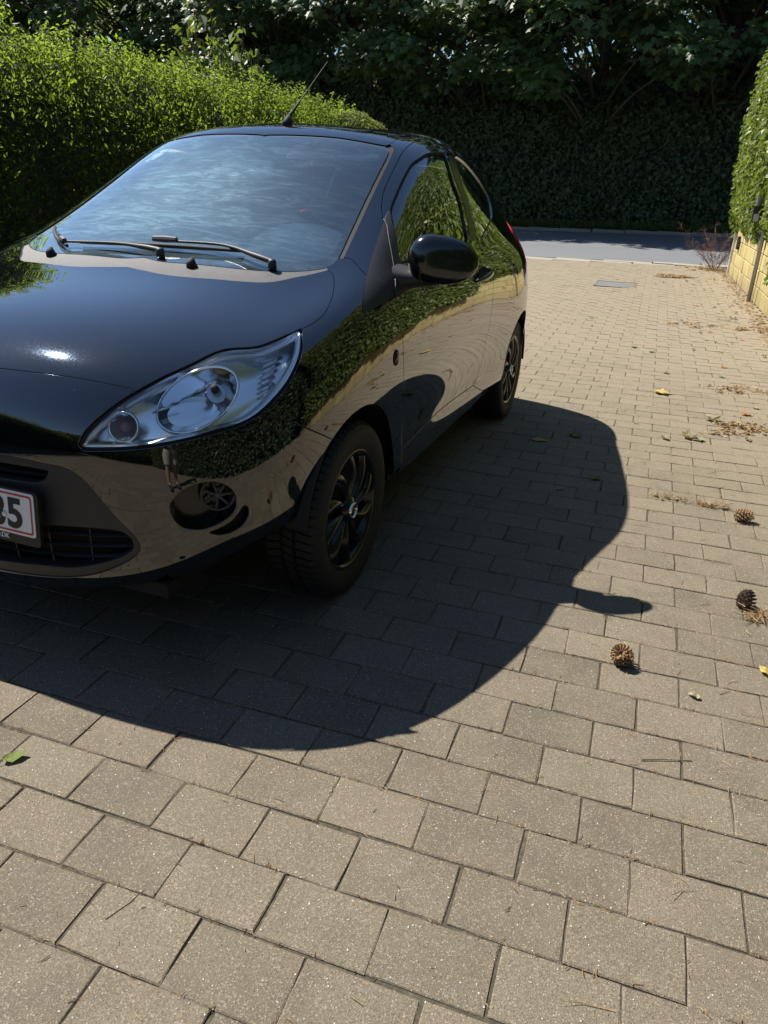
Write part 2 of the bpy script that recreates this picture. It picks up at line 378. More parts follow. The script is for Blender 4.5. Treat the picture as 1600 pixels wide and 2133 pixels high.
ym = MB(); ym.box((-2.0, 16.28, float(yk(-2., 16.))+.006), (.62, .27, .006)); ymo = ym.build('kerb_mark', simple('yellow_road_paint', (.62, .36, .05), .8, var=.3, scale=30)); tag(ymo, 'worn yellow paint mark on the edging slabs behind the car', 'paint mark')
sheet('road', np.linspace(-60, 60, 60), np.linspace(16.76, 25.6, 24), lambda x, y: rz(x, y)+.0, M['asphalt'])
kerb_run('road_kerb', 25.72, .16, 1.0, -22, 12, lambda x, y: rz(x, 25.7)+.09, M['kerbdark'], 'dark weathered kerb along the far side of the road', h=.25)
def mat_grass():
    t = NT('grass_turf'); p = t.pos(); return t.surf(t.pbr(color=t.ramp(t.noise(5, p, 6, .7), [(.3, (.025, .045, .012)), (.7, (.06, .085, .025))]), rough=.9, normal=t.bump(t.noise(60, p, 5, .8), .02)))
M['turf'] = mat_grass()
sheet('grass_verge', np.linspace(-60, 60, 40), np.linspace(25.8, 44, 12), lambda x, y: rz(x, 25.7)+.07+.02*(y-25.8), M['turf'])
# ---------------------------------------------------------------- foliage
def mat_leaf(name, dark, light, yellow=(.30, .30, .03), trans=.45, rough=.42, yfrac=.04, spec=.4, tcol=(.34, .46, .035)):
    t = NT(name); geo = t.n('ShaderNodeNewGeometry'); r = geo.outputs['Random Per Island']; r2 = t.math('FRACT', t.math('MULTIPLY', r, 13.7))
    c = t.mix(r, dark, light); c = t.mix(t.rng(r2, 1-yfrac, 1-yfrac*.6, 0, .8), c, yellow)
    p = t.pbr(color=c, rough=rough, spec=spec)
    tc = t.mix(.55, c, tcol, 'MIX')
    tl = t.n('ShaderNodeBsdfTranslucent', {'Color': tc}).outputs[0]
    return t.surf(t.n('ShaderNodeMixShader', {0: trans, 1: p, 2: tl}).outputs[0])
M['privet'] = mat_leaf('privet_leaf', (.007, .017, .005), (.026, .050, .010), (.20, .19, .02), .55, .5, .04, .22, (.50, .72, .07))
M['ivy'] = mat_leaf('climber_leaf', (.055, .095, .020), (.17, .21, .05), (.32, .30, .05), .32, .45, .05, .40)
M['farleaf'] = mat_leaf('ivy_leaf', (.024, .048, .022), (.060, .100, .042), (.12, .14, .04), .25, .45, .02)
M['maple'] = mat_leaf('maple_leaf', (.026, .058, .026), (.066, .118, .046), (.16, .17, .02), .35, .5, .02)
M['shrubleaf'] = mat_leaf('lilac_leaf', (.05, .09, .025), (.11, .15, .04), (.55, .42, .03), .4, .45, .03)
M['bark'] = simple('bark', (.085, .068, .05), .9, var=.4, scale=12, bump=.01, bscale=30)
M['twig'] = simple('twig', (.10, .075, .045), .85, var=.3)
M['core'] = simple('added_core_dark', (.018, .022, .010), .95, var=.5, scale=5)  # for the added solid cores that block light, not real wood
def unit(v): return v/(np.linalg.norm(v, axis=-1, keepdims=True)+1e-9)
MAPLE = np.array([(0, 0), (.10, .34), (.30, .26), (.52, .52), (.60, .20), (1, 0), (.60, -.20), (.52, -.52), (.30, -.26), (.10, -.34)])
def leaves(P, N, L, W, droop=.3, kind='leaf', jit=.35, T=None):
    n = len(P); N = unit(N+rng.normal(0, jit, (n, 3)))
    if T is None: T = rng.normal(0, 1, (n, 3))
    T = T-np.array([0, 0, droop])*np.ones((n, 1)); T = unit(T-N*(T*N).sum(1, keepdims=True)); B = np.cross(N, T)
    L = L*np.exp(rng.normal(0, .22, n))[:, None]; W = W/1.*np.exp(rng.normal(0, .15, n))[:, None]*L/np.mean(L)
    if kind == 'leaf':
        V = np.stack([P, P+T*L*.45+B*W*.5+N*W*.16, P+T*L-N*L*.10, P+T*L*.45-B*W*.5+N*W*.16], 1)
        F = np.array([(0, 2, 1), (0, 3, 2)])
    else:
        m = MAPLE; c = np.concatenate([m, [(.38, 0)]]); V = P[:, None]+T[:, None]*L[:, None]*c[None, :, :1]+B[:, None]*W[:, None]*c[None, :, 1:]-N[:, None]*(L[:, None]*.22*(np.abs(c[None, :, 1:])+.5*c[None, :, :1]**2))
        F = np.array([(10, (i+1) % 10, i) for i in range(10)])
    k = V.shape[1]; return V.reshape(-1, 3), (F[None]+np.arange(n)[:, None, None]*k).reshape(-1, 3)
def join(parts):
    Vs, Fs, o = [], [], 0
    for V, F in parts: Vs.append(V); Fs.append(F+o); o += len(V)
    return np.concatenate(Vs), np.concatenate(Fs)
def leaf_obj(name, parts, mat, parent):
    V, F = join(parts); return link(bpy.data.objects.new(name, fast_mesh(name, V, F, [mat])), parent)
def lump(a, b, s=1., k=0):
    return (np.sin(a*1.7*s+k)+np.sin(b*2.3*s+1.3+k)+.7*np.sin(a*3.9*s+b*2.1*s+k*2)+.5*np.sin(a*7.3*s-b*5.1*s+k*3))/3.2
def hedge(name, label, prof, y0, y1, zs, n, L, W, mat, depth=.16, bulge=.07, axis='y', dens=None, shoots=0, shoot_h=(.1, .25), core=True, zfloor=0., s=1.2, droop=.35, end=True, up=.35, cs=.90, cz=.075):
    """prof: (x, z) polyline, outer face first; swept along y (or x)"""
    root = empty(name, (0, 0, 0)); tag(root, label, 'hedge')
    P = np.array(prof, float); seg = np.linalg.norm(np.diff(P, axis=0), axis=1); cum = np.concatenate([[0], np.cumsum(seg)])
    def prof_at(t):
        i = np.clip(np.searchsorted(cum, t, side='right')-1, 0, len(seg)-1); f = ((t-cum[i])/seg[i])[:, None]
        q = P[i]*(1-f)+P[i+1]*f; d = unit(P[i+1]-P[i]); return q, np.stack([-d[:, 1], d[:, 0]], 1)
    y = rng.uniform(y0, y1, int(n*1.0)) if dens is None else dens(n)
    t = rng.uniform(0, cum[-1], len(y)); q, nn = prof_at(t)
    # soften profile normals
    nn = unit(nn+rng.normal(0, .1, nn.shape))
    inn = np.abs(rng.normal(0, depth, len(y)))*1.0-.05
    b = bulge*lump(y, q[:, 1], s)+.03*lump(y*4, q[:, 1]*4, s, 2)
    x = q[:, 0]+nn[:, 0]*(b-inn); z = (q[:, 1]+nn[:, 1]*(b-inn))*zs(y)+zfloor
    if end:                                       # close the far end with leaves
        m = int(n*.10); ye = y1+np.abs(rng.normal(0, .05, m))*0+bulge*rng.normal(0, .6, m)-np.abs(rng.normal(0, depth*.6, m)); te = rng.uniform(0, cum[-1], m); qe, _ = prof_at(te); cxx = P[:, 0].mean()
        f = rng.uniform(0, 1, m)[:, None]**.6; qq = np.array([[cxx, 0.]])*(1-f)+np.stack([qe[:, 0], qe[:, 1]], 1)*f; qq[:, 1] = qe[:, 1]*rng.uniform(.0, 1, m)**.6 if False else np.where(rng.random(m) < .5, qe[:, 1], rng.uniform(P[:, 1].min(), 1, m)*qe[:, 1])
        x = np.concatenate([x, qq[:, 0]]); z = np.concatenate([z, qq[:, 1]*zs(ye)+zfloor]); y = np.concatenate([y, ye]); nn = np.concatenate([nn, np.zeros((m, 2))])
    pos = np.stack([x, y, z], 1); nor = np.stack([nn[:, 0], np.where(nn[:, 0]**2+nn[:, 1]**2 < .1, 1., 0.), nn[:, 1]], 1); nor = unit(nor+[0, 0, up])
    parts = [leaves(pos, nor, L, W, droop, jit=.55)]
    if shoots:
        st = MB(); PP, NN, TT = [], [], []
        for _ in range(shoots):
            yy = rng.uniform(y0, y1) if dens is None else float(dens(1)[0]); tt = rng.uniform(cum[-1]*.38, cum[-1]*.85); q0, _n = prof_at(np.array([tt])); base = np.array([q0[0, 0], yy, q0[0, 1]*float(zs(np.array([yy]))[0])+zfloor-.06]); h = rng.uniform(*shoot_h); d = unit(np.array([rng.normal(0, .25)+.1, rng.normal(0, .25), 1.]))
            pts = [base+d*h*k/4+np.array([.02, 0, 0])*(k/4)**2*rng.normal() for k in range(5)]; st.tube([Vector(p) for p in pts], [.003, .0026, .0022, .0018, .001], 3, False)
            m = int(8+h*55)
            for k in range(m):
                f = .1+.9*k/m; a = k*2.4; PP.append(base+d*h*f); NN.append((math.cos(a)*.5, math.sin(a)*.5, .8)); TT.append((math.cos(a), math.sin(a), .9))
        parts.append(leaves(np.array(PP), np.array(NN), L*1.15, W*1.1, -.1, T=np.array(TT), jit=.2)); st.build('shoot_stems', M['twig'], root)['kind'] = 'stuff'
    fo = leaf_obj('foliage', parts, mat, root)
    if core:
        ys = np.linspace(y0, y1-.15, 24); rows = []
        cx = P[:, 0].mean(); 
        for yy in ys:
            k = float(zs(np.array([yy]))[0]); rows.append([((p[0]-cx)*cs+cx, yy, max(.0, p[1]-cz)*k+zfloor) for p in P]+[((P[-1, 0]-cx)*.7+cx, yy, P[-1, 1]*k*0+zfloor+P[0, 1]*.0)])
        c = MB(); c.grid(np.array(rows)); c.add(rows[-1], [tuple(range(len(rows[-1])))]); c.build('added_core_shell', M['core'], root)  # added solid shell blocking sun and sight through the leaves, no real branches
    return root
# left: privet hedge, overgrown on top
zl = lambda y: 1.07+.0080*(np.asarray(y)-3.6)
def dl(n): return np.where(rng.random(n) < .82, rng.uniform(2.2, 10.5, n), rng.uniform(-7, 2.2, n))
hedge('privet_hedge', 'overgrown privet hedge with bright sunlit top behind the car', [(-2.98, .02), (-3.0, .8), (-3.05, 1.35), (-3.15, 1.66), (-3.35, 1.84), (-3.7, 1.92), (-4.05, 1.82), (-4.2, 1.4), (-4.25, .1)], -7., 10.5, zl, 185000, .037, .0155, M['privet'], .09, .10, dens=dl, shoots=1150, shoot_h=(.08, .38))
# flowering spikes standing above the privet
def spike_plant(x, y, z0, h, n, label):
    r = empty('butterfly_bush', (x, y, float(gz(x, y)))); tag(r, label, 'bush'); b = MB(); PP, NN, TT = [], [], []; fl = MB()
    for k in range(n):
        bx, by = rng.normal(0, .16), rng.normal(0, .30); d = unit(np.array([rng.normal(0, .12)+.05, rng.normal(0, .12), 1.])); hh = h*rng.uniform(.75, 1.)
        p0 = np.array([bx*.4, by*.4, 0.]); p1 = np.array([bx, by, z0]); p2 = p1+d*(hh-z0)
        b.tube([Vector(p0), Vector(p1), Vector(p1*.4+p2*.6), Vector(p2)], [.009, .006, .004, .002], 5, False)
        for f in np.linspace(.1, .8, 16):
            for a in (0, math.pi): aa = a+f*9; PP.append(p1+(p2-p1)*f); NN.append((math.cos(aa)*.4, math.sin(aa)*.4, .8)); TT.append((math.cos(aa), math.sin(aa), .35))
        for f in np.linspace(.80, 1.08, 26):
            q = p1+(p2-p1)*f+rng.normal(0, .008, 3); rr = .010*(1.12-f)/.3+.002; fl.add([q+np.array(v)*rr for v in ((1, 0, 0), (-.5, .8, 0), (-.5, -.8, 0), (0, 0, 1.6))], [(0, 1, 3), (1, 2, 3), (2, 0, 3)])
    leaf_obj('foliage', [leaves(np.array(PP), np.array(NN), .10, .022, .1, T=np.array(TT), jit=.25)], M['privet'], r); b.build('stems', M['twig'], r, smooth=True); fl.build('flower_spikes', simple('faded_flower_spike', (.13, .10, .07), .9, var=.4, scale=60), r)['kind'] = 'stuff'
spike_plant(-3.6, 4.35, 1.6, 2.34, 9, 'bush with upright brown flower spikes above the left end of the hedge')
spike_plant(-3.7, 5.25, 1.6, 2.36, 7, 'bush with brown flower spikes rising behind the hedge, right of the taller spikes')
# big leaved shrub behind the hedge
def shrub(x, y, z0, z1, rad, n, label):
    r = empty('lilac_shrub', (x, y, float(gz(x, y)))); tag(r, label, 'shrub'); b = MB(); PP, NN, TT = [], [], []; sd = MB()
    for k in range(30):
        a = rng.uniform(0, 2*math.pi); rr = rad*math.sqrt(rng.random()); top = np.array([rr*math.cos(a)*.6, rr*math.sin(a), rng.uniform(z1-.55, z1)-(rr/rad)**2*.35]); p0 = np.array([top[0]*.2, top[1]*.2, 0.]); mid = (p0+top)/2+np.array([top[0]*.25, top[1]*.25, .1])
        C = catmull([p0, mid, top], 6); b.tube([Vector(q) for q in C], list(np.linspace(.014, .003, len(C))), 5, False)
        for f in np.linspace(.5, 1, 15):
            q = C[int(f*(len(C)-1))]
            for s in range(2): aa = rng.uniform(0, 6.28); PP.append(q+rng.normal(0, .05, 3)); NN.append((math.cos(aa)*.6, math.sin(aa)*.6, .6)); TT.append((math.cos(aa), math.sin(aa), .1))
        if k % 3 == 0:
            for j in range(30): q = top+np.array([rng.normal(0, .022), rng.normal(0, .022), rng.uniform(-.02, .13)]); sd.add([q+np.array(v)*.010 for v in ((1, 0, 0), (-.5, .8, 0), (-.5, -.8, 0), (0, 0, 1.5))], [(0, 1, 3), (1, 2, 3), (2, 0, 3)])
    leaf_obj('foliage', [leaves(np.array(PP), np.array(NN), .105, .062, .35, T=np.array(TT), jit=.35)], M['shrubleaf'], r); b.build('stems', M['twig'], r, smooth=True); sd.build('seed_heads', simple('brown_seed_head', (.11, .075, .03), .9, var=.4, scale=60), r)['kind'] = 'stuff'
shrub(-4.2, 8.2, 1.7, 3.16, .78, 0, 'large leaved shrub with brown seed heads behind the hedge top')
# rounded bush closing the hedge
def round_bush(x, y, zc, R, n, label):
    r = empty('box_bush', (x, y, float(gz(x, y)))); tag(r, label, 'bush'); d = unit(rng.normal(0, 1, (n, 3))); d[:, 2] = np.abs(d[:, 2])*.95-.35*rng.random(n); d = unit(d); rad = R*(1+.06*lump(d[:, 0]*5, d[:, 1]*5+d[:, 2]*4))-np.abs(rng.normal(0, .05, n)); P = d*rad[:, None]*[1, 1, .9]+[0, 0, zc]
    leaf_obj('foliage', [leaves(P, unit(d+[0, 0, .4]), .034, .016, .1, jit=.5)], M['boxleaf'], r)
    t = MB(); t.tube([(0, 0, 0), (.02, 0, zc*.5), (0, .02, zc)], [.05, .04, .02], 7); t.build('stem', M['bark'], r, smooth=True); c = MB(); c.lathe([(.02, zc-R*.5), (R*.62, zc-R*.3), (R*.78, zc), (R*.6, zc+R*.45), (.02, zc+R*.66)], 18, 'z'); c.build('added_core_shell', M['core'], r)  # added solid core, unseen under the leaves, no real branches
M['boxleaf'] = mat_leaf('box_leaf', (.04, .07, .02), (.10, .14, .04), (.24, .22, .05), .5, .5, .04, .25, (.50, .60, .12))
round_bush(-3.15, 9.9, 1.66, .62, 26000, 'rounded pale green bush at the end of the hedge, left of the car roof')
# right: climbing hedge over the yellow wall
zr = lambda y: 1+0*np.asarray(y)
def dr(n): return np.where(rng.random(n) < .72, rng.uniform(8.0, 14.75, n), rng.uniform(2.3, 8.0, n))
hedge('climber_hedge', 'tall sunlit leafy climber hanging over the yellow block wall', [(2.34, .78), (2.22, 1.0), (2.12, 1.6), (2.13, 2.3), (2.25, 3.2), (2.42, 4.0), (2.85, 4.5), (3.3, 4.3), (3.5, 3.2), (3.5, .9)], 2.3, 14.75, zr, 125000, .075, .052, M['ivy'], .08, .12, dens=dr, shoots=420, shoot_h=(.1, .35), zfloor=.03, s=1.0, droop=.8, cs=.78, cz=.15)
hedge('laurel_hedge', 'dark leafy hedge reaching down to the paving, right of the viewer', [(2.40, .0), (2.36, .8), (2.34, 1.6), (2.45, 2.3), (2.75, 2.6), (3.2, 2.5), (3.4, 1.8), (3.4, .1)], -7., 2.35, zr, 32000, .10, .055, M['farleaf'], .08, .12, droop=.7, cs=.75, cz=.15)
tn = 16000; ty = rng.uniform(2.2, 8.6, tn); tz = .50+.08*np.sin(ty*1.9)+.05*np.sin(ty*4.7)+rng.random(tn)**1.4*.55; tx = 2.30-.10*rng.random(tn)-.05*(tz-.4)
leaf_obj('trailing_foliage', [leaves(np.stack([tx, ty, tz], 1), unit(np.stack([-np.ones(tn), np.zeros(tn), np.full(tn, .5)], 1)), .075, .052, .9, jit=.5)], M['ivy'], bpy.data.objects['climber_hedge'])
# far side of the road: ivy covered hedge bank
zf = lambda y: 1+.07*np.sin(np.asarray(y)*.5)+.04*np.sin(np.asarray(y)*1.3)
root = hedge('ivy_hedge', 'high dark ivy covered hedge on the far side of the road', [(27.0, .0), (26.8, .9), (26.85, 2.2), (26.95, 3.6), (27.3, 4.6), (28.0, 5.0), (28.8, 4.6), (29.2, 3.2), (29.3, .2)], -30., 14., zf, 110000, .135, .10, M['farleaf'], .14, .30, s=.8, droop=.8, end=True, up=.3, cs=.6, cz=.35)
root.rotation_euler = (0, 0, 0)
for ch_ in root.children:                      # swept along x: swap the axes
    me = ch_.data; co = np.zeros(len(me.vertices)*3, np.float32); me.vertices.foreach_get('co', co); co = co.reshape(-1, 3); co = co[:, [1, 0, 2]].copy(); co[:, 2] += .26+.012*co[:, 0]*.5
    me.vertices.foreach_set('co', co.ravel()); me.flip_normals(); me.update()
def maple(x, y, h, R, label, seed, low=4.3, n=80, per=115, lean=0.):
    r = np.random.default_rng(seed); z0 = float(rz(x, 25.7))+.2; root = empty('maple_tree', (x, y, z0)); tag(root, label, 'tree', 'maple trees beyond the road')
    tr = MB(); pts = [Vector((0, 0, -.2)), Vector((.05, 0, 1.5)), Vector((.1+lean*.2, -.1, 3.5)), Vector((lean*.5, 0, h*.6)), Vector((lean, 0, h*.9))]; tr.tube(pts, [.30, .23, .19, .12, .03], 9, False)
    PP, NN, TT = [], [], []
    for k in range(n):
        a = r.uniform(0, 2*math.pi); f = (k+.5)/n; zc = low+(h-low)*f**.9; prof = math.sin(math.pi*min(1, .16+.84*f))**.62; rr = R*prof*math.sqrt(r.uniform(.25, 1)); c = np.array([rr*math.cos(a)+lean*f, rr*math.sin(a)-2.9*(1-.5*f), zc-.35*(rr/R)**2])
        st = np.array([lean*f*.8, 0, max(2.6, zc-1.0-rr*.35)]); C = catmull([st, (st+c)/2+[0, 0, .35], c], 4); tr.tube([Vector(q) for q in C], list(np.linspace(.055, .012, len(C))), 5, False)
        m = per; rad = r.uniform(.7, 1.15); q = r.normal(0, 1, (m, 3)); q = unit(q)*(r.uniform(0, 1, (m, 1))**.45)*rad*np.array([1, 1, .55]); q[:, 2] -= .25*(q[:, 0]**2+q[:, 1]**2)
        PP.append(c+q); out = unit(np.concatenate([q[:, :2]+c[:2]*.25, np.zeros((m, 1))], 1)); NN.append(unit(out*.55+[0, 0, .75])); TT.append(out+r.normal(0, .4, (m, 3)))
    leaf_obj('crown', [leaves(np.concatenate(PP), np.concatenate(NN), .23, .25, .55, 'maple', .3, T=np.concatenate(TT))], M['maple'], root); tr.build('trunk', M['bark'], root, smooth=True)
TREES = [(-32., 29., 8.2, 5.4, 2.6, 'maple tree beyond the upper left corner, seen only as dark leaves there'), (-26.8, 28., 8.6, 5., 3.0, 'maple tree cut by the left edge of the picture, lowest crown on that side'), (-17.6, 33., 11., 5., 4.6, 'maple tree rising behind the others at the left, its top out of the picture'), (-21.5, 30., 9., 4.8, 3.8, 'maple tree with dark crown at the far left above the hedge spikes'), (-14.8, 29.6, 12.5, 4.4, 4.5, 'maple tree standing above the left hedge, left of the large leaved shrub'), (-9.6, 28.6, 13., 4.2, 4.3, 'maple tree above the large leaved shrub, its crown full of sky gaps'), (-5.4, 27.6, 12.6, 4.0, 4.1, 'maple tree overhanging behind the car aerial'),
         (-1.6, 26.6, 12.8, 4.0, 3.9, 'maple tree with boughs hanging lowest, right behind the car roof'), (2.2, 26.9, 13., 4.1, 4.2, 'maple tree with pale green boughs left of the climbing hedge'), (6.3, 27.8, 12.5, 4.2, 4.0, 'maple tree at the far right behind the climbing hedge')]
for k, (x, y, h, R, low, lb) in enumerate(TREES): maple(x, y+1.4, h*1.22, R*1.08, lb, 100+k, low, 125, 130)
# woodland behind the trees, read as one dark mass
wn = 42000; wx = rng.uniform(-52, 22, wn); wz = rng.uniform(1.5, 9.5, wn)+.8*np.sin(wx*.6)+.5*np.sin(wx*1.7); wy = 37+rng.uniform(-1.2, 1.2, wn)+.8*lump(wx*.5, wz*.7)
wood = leaf_obj('woodland', [leaves(np.stack([wx, wy, wz], 1), unit(np.stack([rng.normal(0, .5, wn), -np.ones(wn), rng.uniform(0, .8, wn)], 1)), .34, .26, .6, jit=.5)], M['farleaf'], None); tag(wood, 'dark mass of leaves filling the gaps behind the trees', 'woodland', kind='stuff')
# verge grass along the far hedge
gp = np.stack([rng.uniform(-16, 8, 26000), 25.85+np.abs(rng.normal(0, .55, 26000)), np.zeros(26000)], 1); gp[:, 2] = rz(gp[:, 0], 25.7)+.07+.02*(gp[:, 1]-25.8)
gn = unit(np.stack([rng.normal(0, 1, 26000), rng.normal(-.3, 1, 26000), np.full(26000, .15)], 1)); gt = np.stack([rng.normal(0, .35, 26000), rng.normal(0, .35, 26000), np.ones(26000)], 1)
V, F = leaves(gp, gn, .20, .014, 0, T=gt, jit=.1); gro = link(bpy.data.objects.new('verge_grass', fast_mesh('verge_grass', V, F, [mat_leaf('grass_blade', (.03, .055, .015), (.08, .11, .03), (.2, .18, .06), .3)]))); tag(gro, 'rough grass along the foot of the far hedge', 'grass', kind='stuff')
# hedge behind the viewer, seen only as a reflection
hedge('garden_hedge', 'dark garden hedge closing the yard behind the viewer', [(-8.6, .0), (-8.55, 1.2), (-8.7, 2.2), (-9.2, 2.5), (-9.8, 2.2), (-9.9, .1)], -9., 7., zr, 26000, .13, .09, M['farleaf'], .1, .15, end=False, cs=.7, cz=.2)
o = bpy.data.objects.get('garden_hedge')
for ch_ in o.children:
    me = ch_.data; co = np.zeros(len(me.vertices)*3, np.float32); me.vertices.foreach_get('co', co); co = co.reshape(-1, 3); co = co[:, [1, 0, 2]].copy(); me.vertices.foreach_set('co', co.ravel()); me.flip_normals(); me.update()
# ---------------------------------------------------------------- car body surface
# half rings of points (x, y, z) from the front centre round the car's left side to the rear centre,
# stacked from the sill up to the roof centre line; car frame: front axle at y = 0, rear is +y
RINGS = [
 [(0,-.64,.185),(.19,-.635,.19),(.37,-.61,.205),(.52,-.55,.23),(.63,-.44,.255),(.69,-.29,.26),(.72,-.1,.25),(.735,.15,.235),(.738,.45,.23),(.738,.85,.23),(.738,1.3,.23),(.74,1.75,.235),(.74,2.18,.24),(.71,2.45,.25),(.57,2.66,.25),(.28,2.73,.25),(0,2.74,.25)],
 [(0,-.715,.225),(.2,-.71,.235),(.40,-.685,.262),(.56,-.625,.295),(.68,-.50,.322),(.745,-.33,.335),(.775,-.12,.31),(.79,.15,.285),(.793,.45,.28),(.793,.85,.28),(.793,1.3,.28),(.797,1.75,.285),(.80,2.2,.30),(.775,2.52,.31),(.62,2.76,.31),(.3,2.83,.31),(0,2.84,.31)],
 [(0,-.738,.32),(.2,-.73,.325),(.41,-.703,.345),(.575,-.64,.365),(.69,-.515,.38),(.755,-.345,.385),(.785,-.12,.37),(.797,.15,.35),(.799,.45,.345),(.799,.85,.345),(.799,1.3,.345),(.803,1.75,.36),(.808,2.2,.38),(.785,2.53,.39),(.63,2.79,.39),(.3,2.865,.39),(0,2.875,.39)],
 [(0,-.745,.43),(.2,-.737,.43),(.415,-.707,.44),(.58,-.643,.45),(.695,-.52,.46),(.76,-.35,.46),(.79,-.12,.455),(.795,.15,.44),(.787,.45,.43),(.784,.85,.43),(.784,1.3,.43),(.797,1.75,.44),(.813,2.2,.46),(.79,2.53,.48),(.64,2.80,.49),(.3,2.87,.49),(0,2.878,.49)],
 [(0,-.745,.53),(.2,-.736,.53),(.415,-.705,.535),(.58,-.64,.54),(.695,-.517,.55),(.765,-.345,.56),(.80,-.12,.565),(.808,.15,.56),(.80,.45,.55),(.797,.85,.545),(.797,1.3,.545),(.806,1.75,.555),(.82,2.2,.57),(.79,2.53,.59),(.64,2.80,.60),(.3,2.87,.60),(0,2.878,.60)],
 [(0,-.735,.635),(.2,-.726,.635),(.41,-.693,.635),(.575,-.622,.64),(.69,-.495,.65),(.765,-.325,.66),(.803,-.11,.67),(.814,.15,.67),(.815,.45,.67),(.815,.85,.665),(.815,1.3,.665),(.818,1.75,.67),(.82,2.2,.68),(.785,2.53,.70),(.64,2.78,.71),(.3,2.85,.71),(0,2.858,.71)],
 [(0,-.695,.765),(.2,-.685,.767),(.40,-.648,.765),(.555,-.57,.762),(.67,-.44,.768),(.748,-.28,.78),(.793,-.085,.785),(.808,.16,.79),(.811,.45,.79),(.813,.85,.785),(.813,1.3,.785),(.813,1.75,.79),(.808,2.2,.80),(.77,2.52,.815),(.63,2.755,.82),(.3,2.825,.82),(0,2.83,.82)],
 [(0,-.535,.861),(.19,-.525,.861),(.376,-.49,.853),(.515,-.425,.839),(.625,-.335,.829),(.70,-.20,.855),(.757,-.03,.872),(.79,.18,.88),(.797,.45,.885),(.799,.85,.885),(.80,1.3,.89),(.797,1.75,.895),(.785,2.2,.905),(.745,2.50,.92),(.61,2.72,.925),(.3,2.79,.93),(0,2.80,.93)],
 [(0,-.25,.934),(.18,-.245,.933),(.355,-.22,.925),(.49,-.165,.910),(.585,-.085,.905),(.675,.03,.925),(.725,.12,.945),(.758,.25,.955),(.768,.48,.96),(.771,.87,.965),(.772,1.3,.975),(.765,1.75,.985),(.745,2.17,.995),(.70,2.44,1.005),(.58,2.67,1.01),(.29,2.745,1.015),(0,2.755,1.015)],
 [(0,.06,.968),(.17,.06,.967),(.33,.065,.965),(.46,.085,.966),(.555,.13,.974),(.625,.19,.99),(.68,.26,1.0),(.718,.35,1.0),(.733,.52,1.0),(.738,.88,1.01),(.738,1.3,1.025),(.73,1.72,1.045),(.70,2.11,1.06),(.655,2.37,1.07),(.54,2.60,1.075),(.28,2.68,1.08),(0,2.69,1.08)],
 [(0,.33,1.11),(.155,.332,1.109),(.305,.34,1.106),(.43,.36,1.10),(.52,.39,1.097),(.585,.425,1.10),(.64,.47,1.105),(.68,.54,1.11),(.703,.65,1.115),(.712,.92,1.125),(.712,1.31,1.14),(.70,1.70,1.16),(.655,2.06,1.17),(.605,2.29,1.18),(.50,2.51,1.18),(.26,2.59,1.185),(0,2.60,1.185)],
 [(0,.61,1.262),(.145,.612,1.26),(.285,.618,1.255),(.40,.63,1.247),(.48,.65,1.24),(.54,.675,1.238),(.585,.71,1.238),(.618,.77,1.24),(.642,.86,1.243),(.658,1.02,1.25),(.66,1.33,1.262),(.645,1.66,1.275),(.59,1.97,1.28),(.545,2.18,1.285),(.455,2.40,1.29),(.24,2.49,1.295),(0,2.50,1.295)],
 [(0,.885,1.405),(.135,.887,1.402),(.265,.893,1.395),(.37,.90,1.385),(.445,.915,1.374),(.50,.935,1.367),(.54,.96,1.363),(.567,1.0,1.363),(.588,1.07,1.366),(.605,1.18,1.375),(.605,1.36,1.383),(.585,1.60,1.385),(.53,1.86,1.38),(.485,2.05,1.375),(.405,2.27,1.37),(.215,2.38,1.37),(0,2.40,1.37)],
 [(0,1.0,1.442),(.12,1.0,1.44),(.235,1.005,1.434),(.325,1.01,1.427),(.39,1.025,1.42),(.435,1.045,1.415),(.468,1.075,1.413),(.49,1.11,1.413),(.51,1.17,1.416),(.525,1.26,1.425),(.525,1.40,1.432),(.505,1.60,1.43),(.46,1.81,1.422),(.415,1.97,1.414),(.35,2.15,1.405),(.185,2.26,1.40),(0,2.28,1.40)],
 [(0,1.16,1.463),(.07,1.16,1.462),(.14,1.165,1.46),(.195,1.175,1.457),(.235,1.19,1.455),(.265,1.205,1.454),(.285,1.225,1.454),(.30,1.25,1.455),(.31,1.29,1.457),(.315,1.35,1.46),(.315,1.44,1.462),(.305,1.57,1.461),(.28,1.70,1.457),(.25,1.81,1.452),(.21,1.93,1.447),(.11,2.02,1.444),(0,2.04,1.443)],
 [(0,1.30+.5*i/16,1.475-.007*i/16) for i in range(17)],
]

